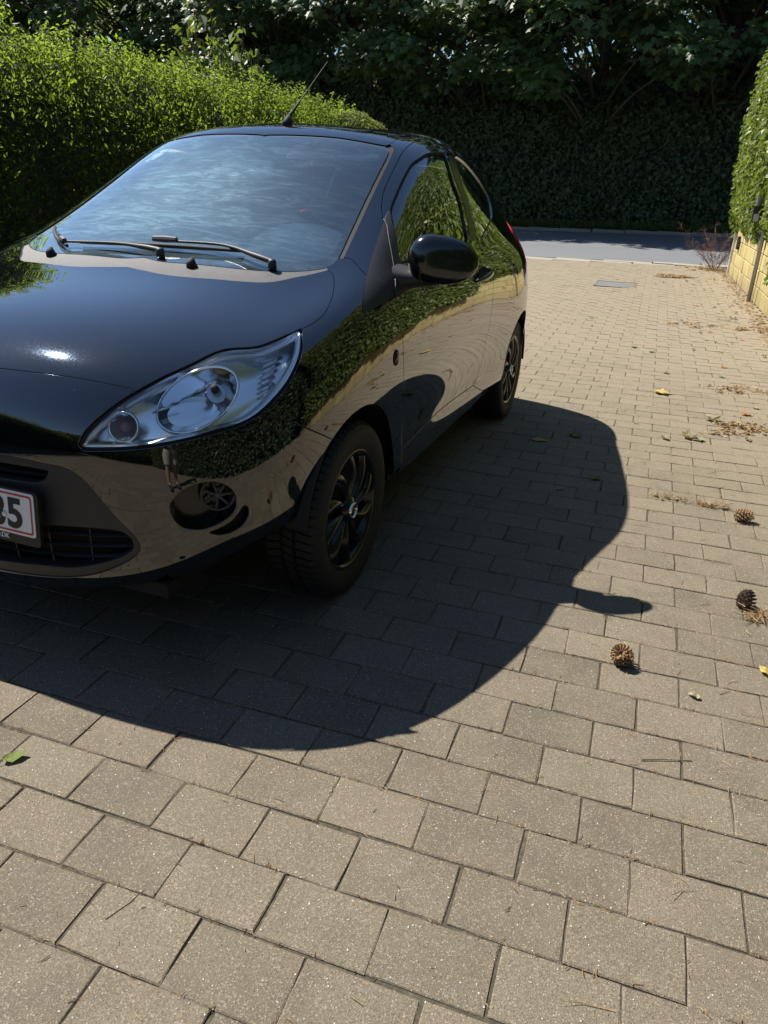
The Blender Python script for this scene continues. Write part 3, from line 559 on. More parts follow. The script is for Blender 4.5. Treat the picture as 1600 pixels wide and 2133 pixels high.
class BodySurface:
    """cubic B-spline through (nearly) the rings, faired; u in [0,16] along a ring, v in [0,15] upward"""
    def __init__(s, rings, lam=.03):
        P = np.array(rings, float)                              # rows, 17, 3
        R, C = P.shape[:2]
        m = np.array([-1., 1., 1.])
        full = np.concatenate([P, P[:, C-2:0:-1]*m], 1)         # periodic ring of 32
        gh = [np.concatenate([P[R-1-k]*m, (P[R-1-k]*m)[C-2:0:-1]*m], 0) for k in (1, 2, 3)]
        full = np.concatenate([full] + [g[None] for g in gh], 0)
        n = full.shape[1]; r = full.shape[0]
        Bu = np.zeros((n, n)); Du = np.zeros((n, n))
        for i in range(n):
            for k, w in zip((-1, 0, 1), (1/6, 4/6, 1/6)): Bu[i, (i+k) % n] += w
            for k, w in zip((-1, 0, 1, 2), (-1, 3, -3, 1)): Du[i, (i+k) % n] += w
        Bv = np.zeros((r, r+2)); Dv = np.zeros((r-1, r+2))
        for i in range(r):
            for k, w in zip((0, 1, 2), (1/6, 4/6, 1/6)): Bv[i, i+k] += w
        for i in range(r-1):
            for k, w in zip((0, 1, 2, 3), (-1, 3, -3, 1)): Dv[i, i+k] += w
        Au = np.linalg.solve(Bu.T@Bu + lam*Du.T@Du, Bu.T)
        Av = np.linalg.solve(Bv.T@Bv + lam*Dv.T@Dv + 1e-9*np.eye(r+2), Bv.T)
        Q = np.einsum('ij,jkc->ikc', Av, full); s.Q = np.einsum('ij,kjc->kic', Au, Q); s.n = n; s.r = r
    @staticmethod
    def _b(t): return np.stack([(1-t)**3, 3*t**3-6*t**2+4, -3*t**3+3*t**2+3*t+1, t**3], -1)/6
    @staticmethod
    def _d(t): return np.stack([-(1-t)**2, 3*t**2-4*t, -3*t**2+2*t+1, t**2], -1)/2
    def __call__(s, u, v, normal=True):
        u = np.asarray(u, float); v = np.asarray(v, float)
        iu = np.floor(u).astype(int); iv = np.clip(np.floor(v).astype(int), 0, s.r-2)
        tu = u-iu; tv = v-iv
        bu, bv, du, dv = s._b(tu), s._b(tv), s._d(tu), s._d(tv)
        cu = (iu[..., None]+np.arange(-1, 3)) % s.n; cv = iv[..., None]+np.arange(0, 4)
        G = s.Q[cv[..., :, None], cu[..., None, :]]
        p = np.einsum('...i,...j,...ijc->...c', bv, bu, G)
        if not normal: return p
        a = np.einsum('...i,...j,...ijc->...c', bv, du, G); b = np.einsum('...i,...j,...ijc->...c', dv, bu, G)
        nn = np.cross(a, b); nn /= np.linalg.norm(nn, axis=-1, keepdims=True)+1e-12
        return p, nn
SURF = BodySurface(RINGS)
# outlines of panels, lamps and openings on the body surface, as (u, v)
UV = {
 'LENS': [(1.93,5.058),(2.037,5.314),(2.26,5.67),(2.472,5.94),(2.808,6.288),(2.935,6.406),(3.182,6.622),(3.407,6.847),(3.631,6.928),(3.909,6.921),(4.117,6.919),(4.313,6.971),(4.59,7.069),(4.84,7.157),(4.967,6.71),(4.927,6.302),(4.757,5.902),(4.487,5.586),(4.236,5.383),(3.99,5.289),(3.65,5.232),(3.322,5.174),(2.827,5.091),(2.333,5.032),(1.971,5.006)],
 'OPEN': [(1.857,5.04),(1.964,5.343),(2.206,5.717),(2.457,6.018),(2.776,6.352),(2.91,6.464),(3.152,6.684),(3.375,6.904),(3.605,6.989),(3.885,6.984),(4.094,6.985),(4.29,7.039),(4.582,7.149),(4.874,7.24),(5.022,6.665),(4.976,6.261),(4.802,5.854),(4.52,5.523),(4.259,5.325),(4.005,5.225),(3.657,5.172),(3.322,5.116),(2.826,5.025),(2.331,4.965),(1.933,4.925)],
 'HOODLEAD': [(-0.185,6.023),(0.407,6.067),(0.959,6.082),(1.73,6.081),(2.457,6.018)],
 'HOODSIDE': [(4.866,7.202),(5.133,7.316),(5.326,7.555),(5.319,8.058),(5.161,8.54),(4.94,8.854),(4.641,9.014)],
 'HOODREAR': [(4.641,9.014),(4.264,8.968),(3.736,8.909),(3.169,8.789),(2.583,8.759),(1.961,8.741),(1.428,8.708),(0.894,8.705),(0.288,8.669)],
 'GLASSLOW': [(4.865,9.274),(4.704,9.144),(4.505,9.091),(3.711,9.075),(2.982,9.071),(2.296,9.066),(1.272,9.067),(0.489,9.047),(0.053,9.052)],
 'GLASSSIDE': [(4.865,9.274),(4.924,10.303),(5.037,11.267),(5.169,11.87),(5.104,12.055),(4.841,12.181)],
 'GLASSTOP': [(4.841,12.181),(3.255,12.178),(2.313,12.176),(1.35,12.123),(0.281,12.073)],
 'FRIT': [(4.342,9.395),(4.551,9.518),(4.567,10.075),(4.691,10.694),(4.669,11.421),(4.575,11.856),(4.413,11.967),(4.009,12.016),(3.003,11.984),(2.091,11.944),(1.176,11.912),(0.3,11.887)],
 'FRITLOW': [(4.342,9.395),(4.058,9.332),(3.595,9.313),(2.373,9.32),(1.184,9.295),(0.207,9.282),(-0.463,9.274)],
 'PILSEAM': [(5.112,9.277),(5.564,9.17),(6.381,8.606)],
 'DOORA': [(10.219,12.032),(10.439,12.545),(10.095,12.76),(9.093,12.767),(8.058,12.673),(6.96,12.347),(6.281,11.947),(5.94,11.296),(5.863,10.836),(5.961,10.641),(6.05,10.484),(6.267,10.294),(6.465,10.146),(6.785,9.944),(7.304,9.259),(7.508,8.422),(7.45,7.474),(7.468,7.11),(7.521,6.425),(7.574,5.83),(7.643,5.075),(7.789,4.007),(7.831,3.522),(7.864,2.96),(7.865,2.29)],
 'DOORB': [(7.865,2.29),(8.911,2.583),(9.632,2.575),(10.244,2.457)],
 'DOORC': [(10.244,2.457),(10.474,3.069),(10.525,3.905),(10.537,4.782),(10.543,5.712),(10.584,6.656),(10.648,7.184),(10.582,7.704),(10.526,8.253),(10.362,8.739),(10.335,8.956),(10.374,10.165),(10.275,10.99),(10.265,11.867),(10.219,12.032)],
 'DGLASS': [(7.797,8.824),(7.488,9.62),(6.996,10.091),(6.642,10.402),(6.705,10.779),(6.916,11.239),(7.285,11.617),(8.023,11.866),(8.421,11.97),(9.139,12.016),(9.634,11.899),(9.791,11.173),(10.001,10.472),(10.031,9.849),(9.965,8.905),(9.39,8.819),(8.641,8.816)],
 'SAIL': [(6.492,10.111),(6.443,9.639),(6.402,8.946),(6.409,7.986),(6.427,7.324),(6.493,7.119),(6.943,7.19),(7.408,7.368)],
 'MBASE': [(7.412,7.406),(7.823,7.574),(8.627,7.765),(8.172,8.616),(7.796,8.784),(7.488,9.62),(6.996,10.091),(6.63,10.38),(6.474,10.134),(6.785,9.944),(7.304,9.259),(7.508,8.422)],
 'QWIN': [(10.271,11.828),(10.846,11.773),(11.48,11.364),(11.89,10.875),(11.966,10.364),(11.514,9.666),(11.309,9.482),(10.797,9.104),(10.422,8.816),(10.441,10.153),(10.357,10.987)],
 'SEAM': [(4.282,5.348),(4.762,5.076),(5.38,4.493),(5.695,4.158)],
 'GRILLE': [(0.813,4.659),(1.364,4.596),(1.676,4.533),(1.822,4.397),(1.929,4.219),(2.095,3.794),(2.268,3.327),(2.456,2.888),(2.545,2.596),(2.561,2.441),(2.537,2.272),(2.403,2.013),(2.136,1.716),(1.825,1.485),(1.434,1.346),(0.954,1.299),(0.371,1.283)],
 'SLOT': [(0.793,4.446),(1.387,4.415),(1.424,4.321),(1.383,4.184),(1.322,4.098),(1.179,4.019),(0.745,4.011)],
 'LOWG': [(1.228,2.946),(1.65,2.993),(2.054,2.982),(2.296,2.911),(2.413,2.738),(2.458,2.514),(2.44,2.316),(2.294,2.092),(1.999,1.878),(1.557,1.701),(1.103,1.694),(0.449,1.637)],
 'FOG': [(2.969,3.571),(3.049,3.84),(3.208,4.045),(3.398,4.131),(3.564,4.124),(3.737,4.03),(3.88,3.83),(3.96,3.603),(3.973,3.321),(3.919,3.076),(3.793,2.912),(3.609,2.794),(3.434,2.752),(3.262,2.82),(3.13,2.955),(3.026,3.203)],
 'CRES': [(3.527,2.631),(3.667,2.689),(3.856,2.82),(3.98,3.018),(4.066,3.226),(4.134,3.197),(4.179,3.052),(4.163,2.798),(4.065,2.546),(3.891,2.398),(3.727,2.405),(3.606,2.497)],
 'HOLE': [(3.08,1.908),(3.129,1.941),(3.184,1.891),(3.162,1.802),(3.106,1.794)],
 'BOT': [(0.46,0.873),(1.106,0.879),(1.904,0.911),(2.359,0.912),(2.807,0.809),(2.993,0.896),(3.475,1.156),(3.972,1.43),(4.516,1.758),(4.961,1.959)],
 'ARCH': [(4.96,2.032),(5.285,3.73),(5.6,4.275),(5.83,4.603),(6.204,4.679),(6.668,4.592)],
 'PILEDGE': [(5.055,9.245),(5.175,10.303),(5.311,11.278),(5.427,11.869),(5.428,12.102),(5.147,12.31)],
 'WIPERS': [(2.994,9.071),(1.465,9.401),(1.046,9.427),(0.104,9.413),(-1.739,9.245),(0.283,9.129),(-0.75,9.228),(-2.372,9.239),(-6.45,9.252),(-2.028,9.124),(-0.832,9.285)],
 'STICK': [(-4.357,11.661)],
 'NOZ': [(-2.13,9.007),(1.228,8.971)],
}
# ---------------------------------------------------------------- car
CAR = empty('parked_car', (-.5561, 1.4072, 0), (0, 0, -math.radians(2.3411)))
tag(CAR, 'glossy black three door hatchback parked on the block paving', 'car')

def dens(c, n=6, smooth=True):
    c = np.array(c, float)
    if smooth and len(c) > 2: return catmull(c, n)
    out = [c[i]+(c[i+1]-c[i])*k/n for i in range(len(c)-1) for k in range(n)]; out.append(c[-1]); return np.array(out)
def joinc(*cs):
    out = []
    for c in cs:
        for q in c:
            if not out or np.hypot(*(q-out[-1])) > 1e-3: out.append(np.asarray(q, float))
    if np.hypot(*(out[0]-out[-1])) < 1e-3: out.pop()
    return np.array(out)
def mirror_u(c): return np.array(c)[::-1]*[-1, 1]
def inside(pts, poly):
    x, y = pts[:, 0], pts[:, 1]; r = np.zeros(len(pts), bool); n = len(poly)
    for i in range(n):
        x1, y1 = poly[i]; x2, y2 = poly[(i+1) % n]
        if y1 == y2: continue
        c = ((y1 > y) != (y2 > y)) & (x < (x2-x1)*(y-y1)/(y2-y1)+x1); r ^= c
    return r
def area(p): return .5*np.sum(p[:, 0]*np.roll(p[:, 1], -1)-np.roll(p[:, 0], -1)*p[:, 1])
def side_uv(y, z, u0=8., v0=5.):
    """(u, v) on the car's side where the surface has this y and z"""
    u, v = u0, v0
    for _ in range(30):
        f = lambda a, b: SURF(np.array(a), np.array(b), False)[1:]-np.array([y, z])
        r = f(u, v); J = np.stack([(f(u+1e-4, v)-r)/1e-4, (f(u, v+1e-4)-r)/1e-4], 1)
        s = np.clip(np.linalg.solve(J, -r), -.4, .4); u += s[0]; v += s[1]
    return u, v
def offset_loop(poly, d):
    """move a (u, v) loop inward by d metres along the surface (counter-clockwise loop)"""
    p, n = SURF(poly[:, 0], poly[:, 1]); e = 1e-3
    a = (SURF(poly[:, 0]+e, poly[:, 1], False)-p)/e; b = (SURF(poly[:, 0], poly[:, 1]+e, False)-p)/e
    T = np.roll(p, -1, 0)-np.roll(p, 1, 0); T /= np.linalg.norm(T, axis=1, keepdims=True)+1e-9
    W = np.cross(n, T)
    aa, ab, bb = (a*a).sum(1), (a*b).sum(1), (b*b).sum(1); wa, wb = (W*a).sum(1), (W*b).sum(1)
    det = aa*bb-ab*ab+1e-12
    return poly+np.stack([(bb*wa-ab*wb)/det, (aa*wb-ab*wa)/det], 1)*d
def panel(name, outer, holes=(), mat='paint', parent=None, gap=.0023, lip=.014, off=0., du=.14, dv=.14, flip=False, edge=.0012, hgap=0., hlip=None):
    loops = [np.array(outer, float)]+[np.array(h, float) for h in holes]
    loops[0] = loops[0] if area(loops[0]) > 0 else loops[0][::-1]
    loops[1:] = [h[::-1] if area(h) > 0 else h for h in loops[1:]]
    loops = [offset_loop(loops[0], gap)]+[offset_loop(h, hgap) for h in loops[1:]]
    lo, hi = loops[0].min(0), loops[0].max(0)
    gx, gy = np.meshgrid(np.arange(lo[0], hi[0], du), np.arange(lo[1], hi[1], dv)); G = np.stack([gx.ravel(), gy.ravel()], 1)
    ok = inside(G, loops[0])
    for h in loops[1:]: ok &= ~inside(G, h)
    G = G[ok]
    B = np.concatenate(loops); S = np.array([du, dv])
    D = np.min(np.linalg.norm((G[:, None]-B[None])/S, axis=2), axis=1) if len(G) else np.zeros(0)
    G = G[D > .45]
    V = np.concatenate([B, G]); edges = []; k = 0
    for L in loops:
        m = len(L); edges += [(k+i, k+(i+1) % m) for i in range(m)]; k += m
    vs, _, fs, ov, _, _ = delaunay_2d_cdt([Vector(q) for q in V], edges, [], 0, 1e-6)
    P2 = np.array([tuple(q) for q in vs]); F = np.array([f for f in fs])
    cen = P2[F].mean(1); ok = inside(cen, loops[0])
    for h in loops[1:]: ok &= ~inside(cen, h)
    F = F[ok]
    p, n = SURF(P2[:, 0], P2[:, 1]); p = p+n*off
    a2 = np.cross(P2[F[:, 1]]-P2[F[:, 0]], P2[F[:, 2]]-P2[F[:, 0]]); F[a2 < 0] = F[a2 < 0][:, ::-1]
    verts = list(p); nor = list(n); faces = [tuple(f) for f in F]
    if lip:
        for li, L in enumerate(loops):
            q, m = SURF(L[:, 0], L[:, 1]); q = q+m*off
            T = np.roll(q, -1, 0)-np.roll(q, 1, 0); T /= np.linalg.norm(T, axis=1, keepdims=True)+1e-9
            Wo = -np.cross(m, T); dep = lip if li == 0 or hlip is None else hlip
            r0 = q; r1 = q+Wo*edge*.6-m*edge*.4; r2 = q+Wo*edge-m*edge*1.2; r3 = q+Wo*edge-m*dep
            rings = [(r0, m), (r1, m*.75+Wo*.65), (r2, Wo), (r3, Wo)]; base = len(verts); c = len(L)
            for R, N in rings: verts += list(R); nor += list(N/np.linalg.norm(N, axis=1, keepdims=True))
            for k in range(3):
                for i in range(c):
                    j = (i+1) % c
                    faces.append((base+k*c+i, base+(k+1)*c+i, base+(k+1)*c+j, base+k*c+j))
    verts = np.array(verts); nor = np.array(nor)
    if flip: verts = verts*[-1, 1, 1]; nor = nor*[-1, 1, 1]; faces = [f[::-1] for f in faces]
    return mesh_obj(name, verts, faces, M[mat], CAR if parent is None else parent, normals=nor)
def both(name, outer, **k): return panel(name, outer, **k), panel(name, outer, flip=True, **k)

uv = {k: np.array(v) for k, v in UV.items()}
O_ = uv['OPEN']
lead = np.array([(0., 6.19), (.405, 6.216), (.961, 6.232), (1.741, 6.219), (2.472, 6.115)])
hood_rear = np.concatenate([uv['HOODREAR'][:-1], [(0., 8.81)]])
def arch(y0, R, a0, a1, n, u0, v0=4.):
    out = []
    for k in range(n+1):
        a = math.radians(a0+(a1-a0)*k/n); w = side_uv(y0+R*math.cos(a), .285+R*math.sin(a), u0, v0); u0, v0 = w; out.append(w)
    return np.array(out)
# hood
half = joinc(dens(lead), dens(O_[3:14]), dens(uv['HOODSIDE']), dens(hood_rear))
panel('hood', joinc(half, mirror_u(half)), lip=.03, gap=.002, edge=.0022)
# front bumper
af = arch(0., .338, 163, 122, 12, 5.0, 2.2)             # front edge of the wheel arch
bot = np.concatenate([[(0., .62)], uv['BOT'][1:-1]])
bot[:, 1] = [.62, .80, .88, .90, .86, .93, 1.154, 1.43, 1.758][:len(bot)]
seam = np.concatenate([uv['SEAM'][:3], [af[-1]]])
half = joinc(dens(bot), af, dens(seam)[::-1], dens(O_[18:25]), dens(np.array([O_[24], O_[0]])), dens(O_[0:4]), dens(lead)[::-1])
gr = uv['GRILLE']; grh = joinc(dens(np.array([(0., 1.275)]+[tuple(q) for q in gr[::-1]]+[(0., 4.65)])))
grille_loop = joinc(grh, mirror_u(grh)); fog = catmull(uv['FOG'], 5, True); cres = catmull(uv['CRES'], 5, True); hole = catmull(uv['HOLE'], 3, True)
bumper = panel('front_bumper', joinc(half, mirror_u(half)), [grille_loop, fog, mirror_u(fog), cres, mirror_u(cres), hole, mirror_u(hole)], lip=.02, hlip=.03, edge=.002)
# fenders, doors, side frames
ab = arch(0., .338, 122, 2, 26, 5.7, 4.2)
sill_f = np.array([ab[-1], (7.86, 1.35), (7.865, 2.29)])
D = uv['DOORA']
fen = joinc(dens(O_[13:19])[::-1], dens(uv['HOODSIDE']), dens(uv['GLASSLOW'][:3])[::-1], dens(uv['PILSEAM']), dens(np.array([(6.381, 8.602), (7.40, 8.86)])), dens(np.concatenate([[(7.40, 8.86)], D[15:]])), dens(sill_f, 6, False)[::-1], ab[::-1], dens(seam)[::-1])
both('fender', fen, lip=.02)
door = joinc(dens(D), dens(uv['DOORB']), dens(uv['DOORC']))
dg = catmull(uv['DGLASS'], 4, True)
doors = both('door', door, holes=[dg], lip=.02, hlip=.012)
def gloop(name, loop, mat, off, parent, flip): return panel(name, loop, mat=mat, off=off, gap=-.006, lip=0, parent=parent, flip=flip, du=.3, dv=.3)
for i, d in enumerate(doors):
    gloop('window', dg, 'sideglass', -.008, d, bool(i))
    panel('pillar_trim', joinc(dens(np.concatenate([uv['DGLASS'][10:15]+[.10, 0]])), dens(np.concatenate([[(10.30, 8.86)], uv['DOORC'][10:14]+[-.03, 0]]))), mat='pillar', off=.0012, gap=.001, lip=0, parent=d, flip=bool(i))
    panel('window_seal', offset_loop(dg if area(dg) > 0 else dg[::-1], -.007), holes=[offset_loop(dg if area(dg) > 0 else dg[::-1], .011)], mat='rubber', off=-.005, gap=0, lip=0, parent=d, flip=bool(i))
ar = arch(2.3, .338, 5, 178, 36, 12.6, 3.2)
qw = catmull(uv['QWIN'], 4, True)
sidef = joinc(dens(np.array([(5.055, 9.245)]+[tuple(q) for q in uv['PILEDGE'][1:]])), dens(np.array([(5.147, 12.31), (6.143, 12.769), (8.479, 13.30), (10.2, 13.42), (12., 13.35), (13.1, 13.1)])),
              dens(np.array([(13.1, 13.1), (13.45, 12.), (13.5, 11.), (13.45, 10.), (13.4, 9.3)])), dens(np.array([(13.4, 9.3), (12.45, 8.7), (12.5, 7.4), (12.75, 6.2)])), dens(np.array([(12.75, 6.2), (12.85, 5.), (12.78, 3.9), (12.62, 3.2)])), ar,
              dens(np.array([tuple(ar[-1]), (10.6, 1.6), (10.244, 2.457)]), 6, False), dens(uv['DOORC']), dens(D[:15]), dens(np.array([(7.304, 9.259), (7.40, 8.86), (6.381, 8.602)])), dens(uv['PILSEAM'])[::-1])
sides = both('side_frame', sidef, holes=[qw], lip=.02, hlip=.01)
for i, s_ in enumerate(sides): gloop('quarter_window', qw, 'tint', -.006, s_, bool(i))
sill = joinc(dens(sill_f[1:], 6, False), dens(uv['DOORB']), dens(np.array([(10.244, 2.457), (10.6, 1.6), (10.55, .9)]), 6, False), dens(np.array([(10.55, .9), (9.5, .8), (8.5, .8), (7.86, .9)])), np.array([(7.86, .9), (7.86, 1.35)]))
both('sill', sill, mat='paint', lip=.03)
# roof and rear
roofh = joinc(dens(np.array([(0., 12.06), (.277, 12.1), (1.347, 12.16), (2.312, 12.21), (3.255, 12.21), (4.841, 12.21)])), dens(np.array([(4.9, 12.23), (5.147, 12.31), (6.143, 12.769), (8.479, 13.30), (10.2, 13.42), (12., 13.35), (13.1, 13.1)])), dens(np.array([(13.1, 13.1), (14.2, 12.7), (15., 12.5), (16., 12.4)])))
roof_loop = roofh
def cap(name, loop_half, top, mat, **k):
    """panel symmetric about x = 0 that crosses the roof centre line: closed along v = top"""
    return both(name, joinc(loop_half, dens(np.array([loop_half[-1], (16., top), (0., top), loop_half[0]]), 12, False)), mat=mat, **k)
for fl in (False, True):
    panel('roof', joinc(roofh, dens(np.array([(16., 12.4), (16., 15.), (0., 15.), (0., 12.06)]), 14, False)), flip=fl, gap=0, lip=.02 if False else 0, du=.2, dv=.2)
gate = joinc(dens(np.array([(13.5, 12.9), (13.55, 12.), (13.55, 11.), (13.5, 10.), (13.45, 9.3)])), dens(np.array([(13.45, 9.3), (13.7, 8.7), (13.8, 7.5), (14., 5.9)])), dens(np.array([(14., 5.9), (15., 5.8), (16., 5.8)])))
gate_loop = joinc(gate, dens(mirror_u(gate)*[1, 1]+[32, 0], 1, False))
rw = catmull(np.array([(13.9, 9.7), (13.95, 11.), (14.2, 12.1), (15.2, 12.1), (16, 12.05), (16.8, 12.1), (17.8, 12.1), (18.05, 11.), (18.1, 9.7), (17.2, 9.4), (16, 9.35), (14.8, 9.4)]), 5, True)
tg = panel('tailgate', gate_loop, [rw], lip=.02)
panel('rear_window', rw, mat='tint', off=-.004, gap=-.004, lip=0, parent=tg, du=.3, dv=.3)
tl = catmull(np.array([(13.35, 9.25), (13.42, 9.2), (13.65, 8.6), (13.75, 7.5), (13.9, 6.1), (13.4, 6.05), (12.9, 6.3), (12.62, 7.4), (12.6, 8.5)]), 5, True)
both('tail_light', tl, mat='redlens', off=.003, lip=.02)
rb = joinc(dens(np.array([(12.64, 3.1), (12.8, 3.9), (12.87, 5.), (12.8, 6.)])), dens(np.array([(12.8, 6.), (13.4, 5.9), (14., 5.75), (15., 5.65), (16., 5.65)])))
rbb = dens(np.array([(12.66, 3.1), (13., .9), (14., .8), (15., .8), (16., .8)]), 6, False)
rbl = joinc(rbb, dens(mirror_u(rbb)+[32, 0], 1, False), dens(mirror_u(rb)+[32, 0], 1, False)[::-1], rb[::-1]) if False else joinc(rb, dens(mirror_u(rb)+[32, 0], 1, False), dens(mirror_u(rbb)+[32, 0], 1, False)[::-1] if False else (np.array([32, 0])+rbb*[-1, 1]), rbb[::-1])
panel('rear_bumper', rbl, lip=.02)
# windscreen with its black printed border, seal and cowl
gl_h = joinc(dens(np.array([(0., 9.11)]+[tuple(q) for q in uv['GLASSLOW'][::-1][1:]])), dens(uv['GLASSSIDE']), dens(np.concatenate([uv['GLASSTOP'][:-1], [(0., 12.06)]])))
gl_loop = joinc(gl_h, mirror_u(gl_h))
ws = panel('windshield', gl_loop, mat='windshield', off=-.003, gap=.001, lip=0, du=.16, dv=.16)
fr_h = joinc(dens(np.array([(0., 9.305), (.6, 9.31)]+[tuple(q) for q in uv['FRITLOW'][::-1][2:]])), dens(np.concatenate([uv['FRIT'][:-1], [(0., 11.888)]])))
fr_loop = joinc(fr_h, mirror_u(fr_h))
panel('printed_border', gl_loop, [fr_loop], mat='frit', off=-.005, gap=0, lip=0, parent=ws)
sl_o = joinc(dens(np.array([(4.75, 9.1), (5.0, 9.2), (5.055, 9.245)]+[tuple(q) for q in uv['PILEDGE'][1:]]+[(4.9, 12.23)])), dens(np.array([(4.9, 12.23), (4.84, 12.18)])), dens(uv['GLASSSIDE'])[::-1], dens(np.array([(4.864, 9.276), (4.702, 9.148), (4.75, 9.1)])))
both('windshield_seal', sl_o, mat='rubber', off=-.006, gap=-.004, lip=0)
panel('header_seal', joinc(dens(np.array([(4.9, 12.24), (3.255, 12.22), (2.312, 12.22), (1.347, 12.17), (0., 12.075), (-1.347, 12.17), (-2.312, 12.22), (-3.255, 12.22), (-4.9, 12.24)])), dens(np.array([(-4.9, 12.15), (-3.2, 12.16), (-2.3, 12.16), (-1.3, 12.10), (0., 12.03), (1.3, 12.10), (2.3, 12.16), (3.2, 12.16), (4.9, 12.15)]))), mat='rubber', off=-.004, gap=0, lip=0)
cw_h = joinc(dens(hood_rear[::-1]), dens(np.array([(4.637, 9.022), (4.75, 9.1), (4.702, 9.148)])), dens(np.array([tuple(q) for q in uv['GLASSLOW'][1:-1]]+[(0., 9.11)])))
cowl = panel('cowl_panel', joinc(cw_h, mirror_u(cw_h)), mat='cowl', off=-.004, gap=.001, lip=.02)
def at(u, v, off=0.):
    p, n = SURF(np.array(float(u)), np.array(float(v))); return Vector(p+n*off), Vector(n)
# black corner (sail) panel in front of the door glass, either side
sail = joinc(dens(uv['SAIL']), dens(np.array([(7.409, 7.37), (7.508, 8.423), (7.304, 9.259), (6.784, 9.944), (6.492, 10.112)])))
both('sail_panel', sail, mat='plastic', off=.0012, gap=.0008, lip=0)
mb_l = joinc(dens(np.array([(7.44, 7.40), (7.824, 7.60), (8.1, 7.7), (8.12, 8.4), (7.80, 8.80), (7.488, 9.62), (6.996, 10.091), (6.65, 10.36), (6.50, 10.16), (6.80, 9.944), (7.33, 9.259), (7.53, 8.423), (7.44, 7.40)])))
def car_mirror():
    for s in (1,):
        # housing: rounded shell, blunt at the inner end, tapering outward and back
        c = Vector((.892, .455, 1.018)) if s > 0 else Vector((.845, .60, 1.018)); ax = Vector((math.cos(.45), math.sin(.45), -.06)).normalized() if s > 0 else Vector((.22, .97, -.04)).normalized(); up = Vector((0, .03, 1)); up = (up-ax*up.dot(ax)).normalized(); fw = ax.cross(up)
        if fw.y > 0: fw = -fw
        rows = []
        N = 25; Kk = 36
        for i in range(N):
            t = -1+2*i/(N-1); tt = math.sin(t*math.pi/2)
            prof = max(0., 1-abs(tt)**(3.4 if tt < 0 else 2.3))**(.5)
            h = .076*prof*(1-.10*tt); d = .054*prof*(1-.12*tt); rr = []
            for k in range(Kk):
                a = 2*math.pi*k/Kk; ca, sa = math.cos(a), math.sin(a)
                e = .78; px = math.copysign(abs(ca)**e, ca); pz = math.copysign(abs(sa)**e, sa)
                dd = d*px*(1. if px > 0 else .55)
                rr.append(c+ax*(tt*.118)+up*(h*pz-.012*(1-prof)*0)+fw*dd)
            rr.append(rr[0]); rows.append(rr)
        P = np.array([[tuple(q) for q in r] for r in rows])
        if s < 0: P = P*[-1, 1, 1]
        mh = MB().grid(P).build('door_mirror', M['satinblack'], CAR, smooth=True)
        # stem between the sail panel and the housing
        st = MB(); path = [(.728, .435, .952), (.780, .440, .955), (.825, .448, .958), (.875, .455, .968)] if s > 0 else [(.735, .34, .945), (.77, .38, .95), (.79, .43, .957), (.80, .47, .965)]
        rows = []
        for i, q in enumerate(path):
            w = [.095, .066, .052, .050][i]; h = [.050, .036, .028, .030][i]
            rows.append([(s*(q[0]), q[1]+w*math.cos(a), q[2]+h*math.sin(a)) for a in np.linspace(0, 2*math.pi, 21)])
        st.grid(np.array(rows)); st.build('mirror_stem', M['plastic'], mh, smooth=True)
        g = MB(); ring = [c-fw*.030+ax*(math.cos(a)*.095)+up*(math.sin(a)*.058) for a in np.linspace(0, 2*math.pi, 25)[:-1]]
        g.add([(s*q.x, q.y, q.z) for q in ring], [tuple(range(24))]); g.build('mirror_glass', M['chrome'], mh)
        panel('mirror_base', mb_l, mat='plastic', off=.0035, gap=.0015, lip=.006, flip=s < 0, parent=mh)
car_mirror()

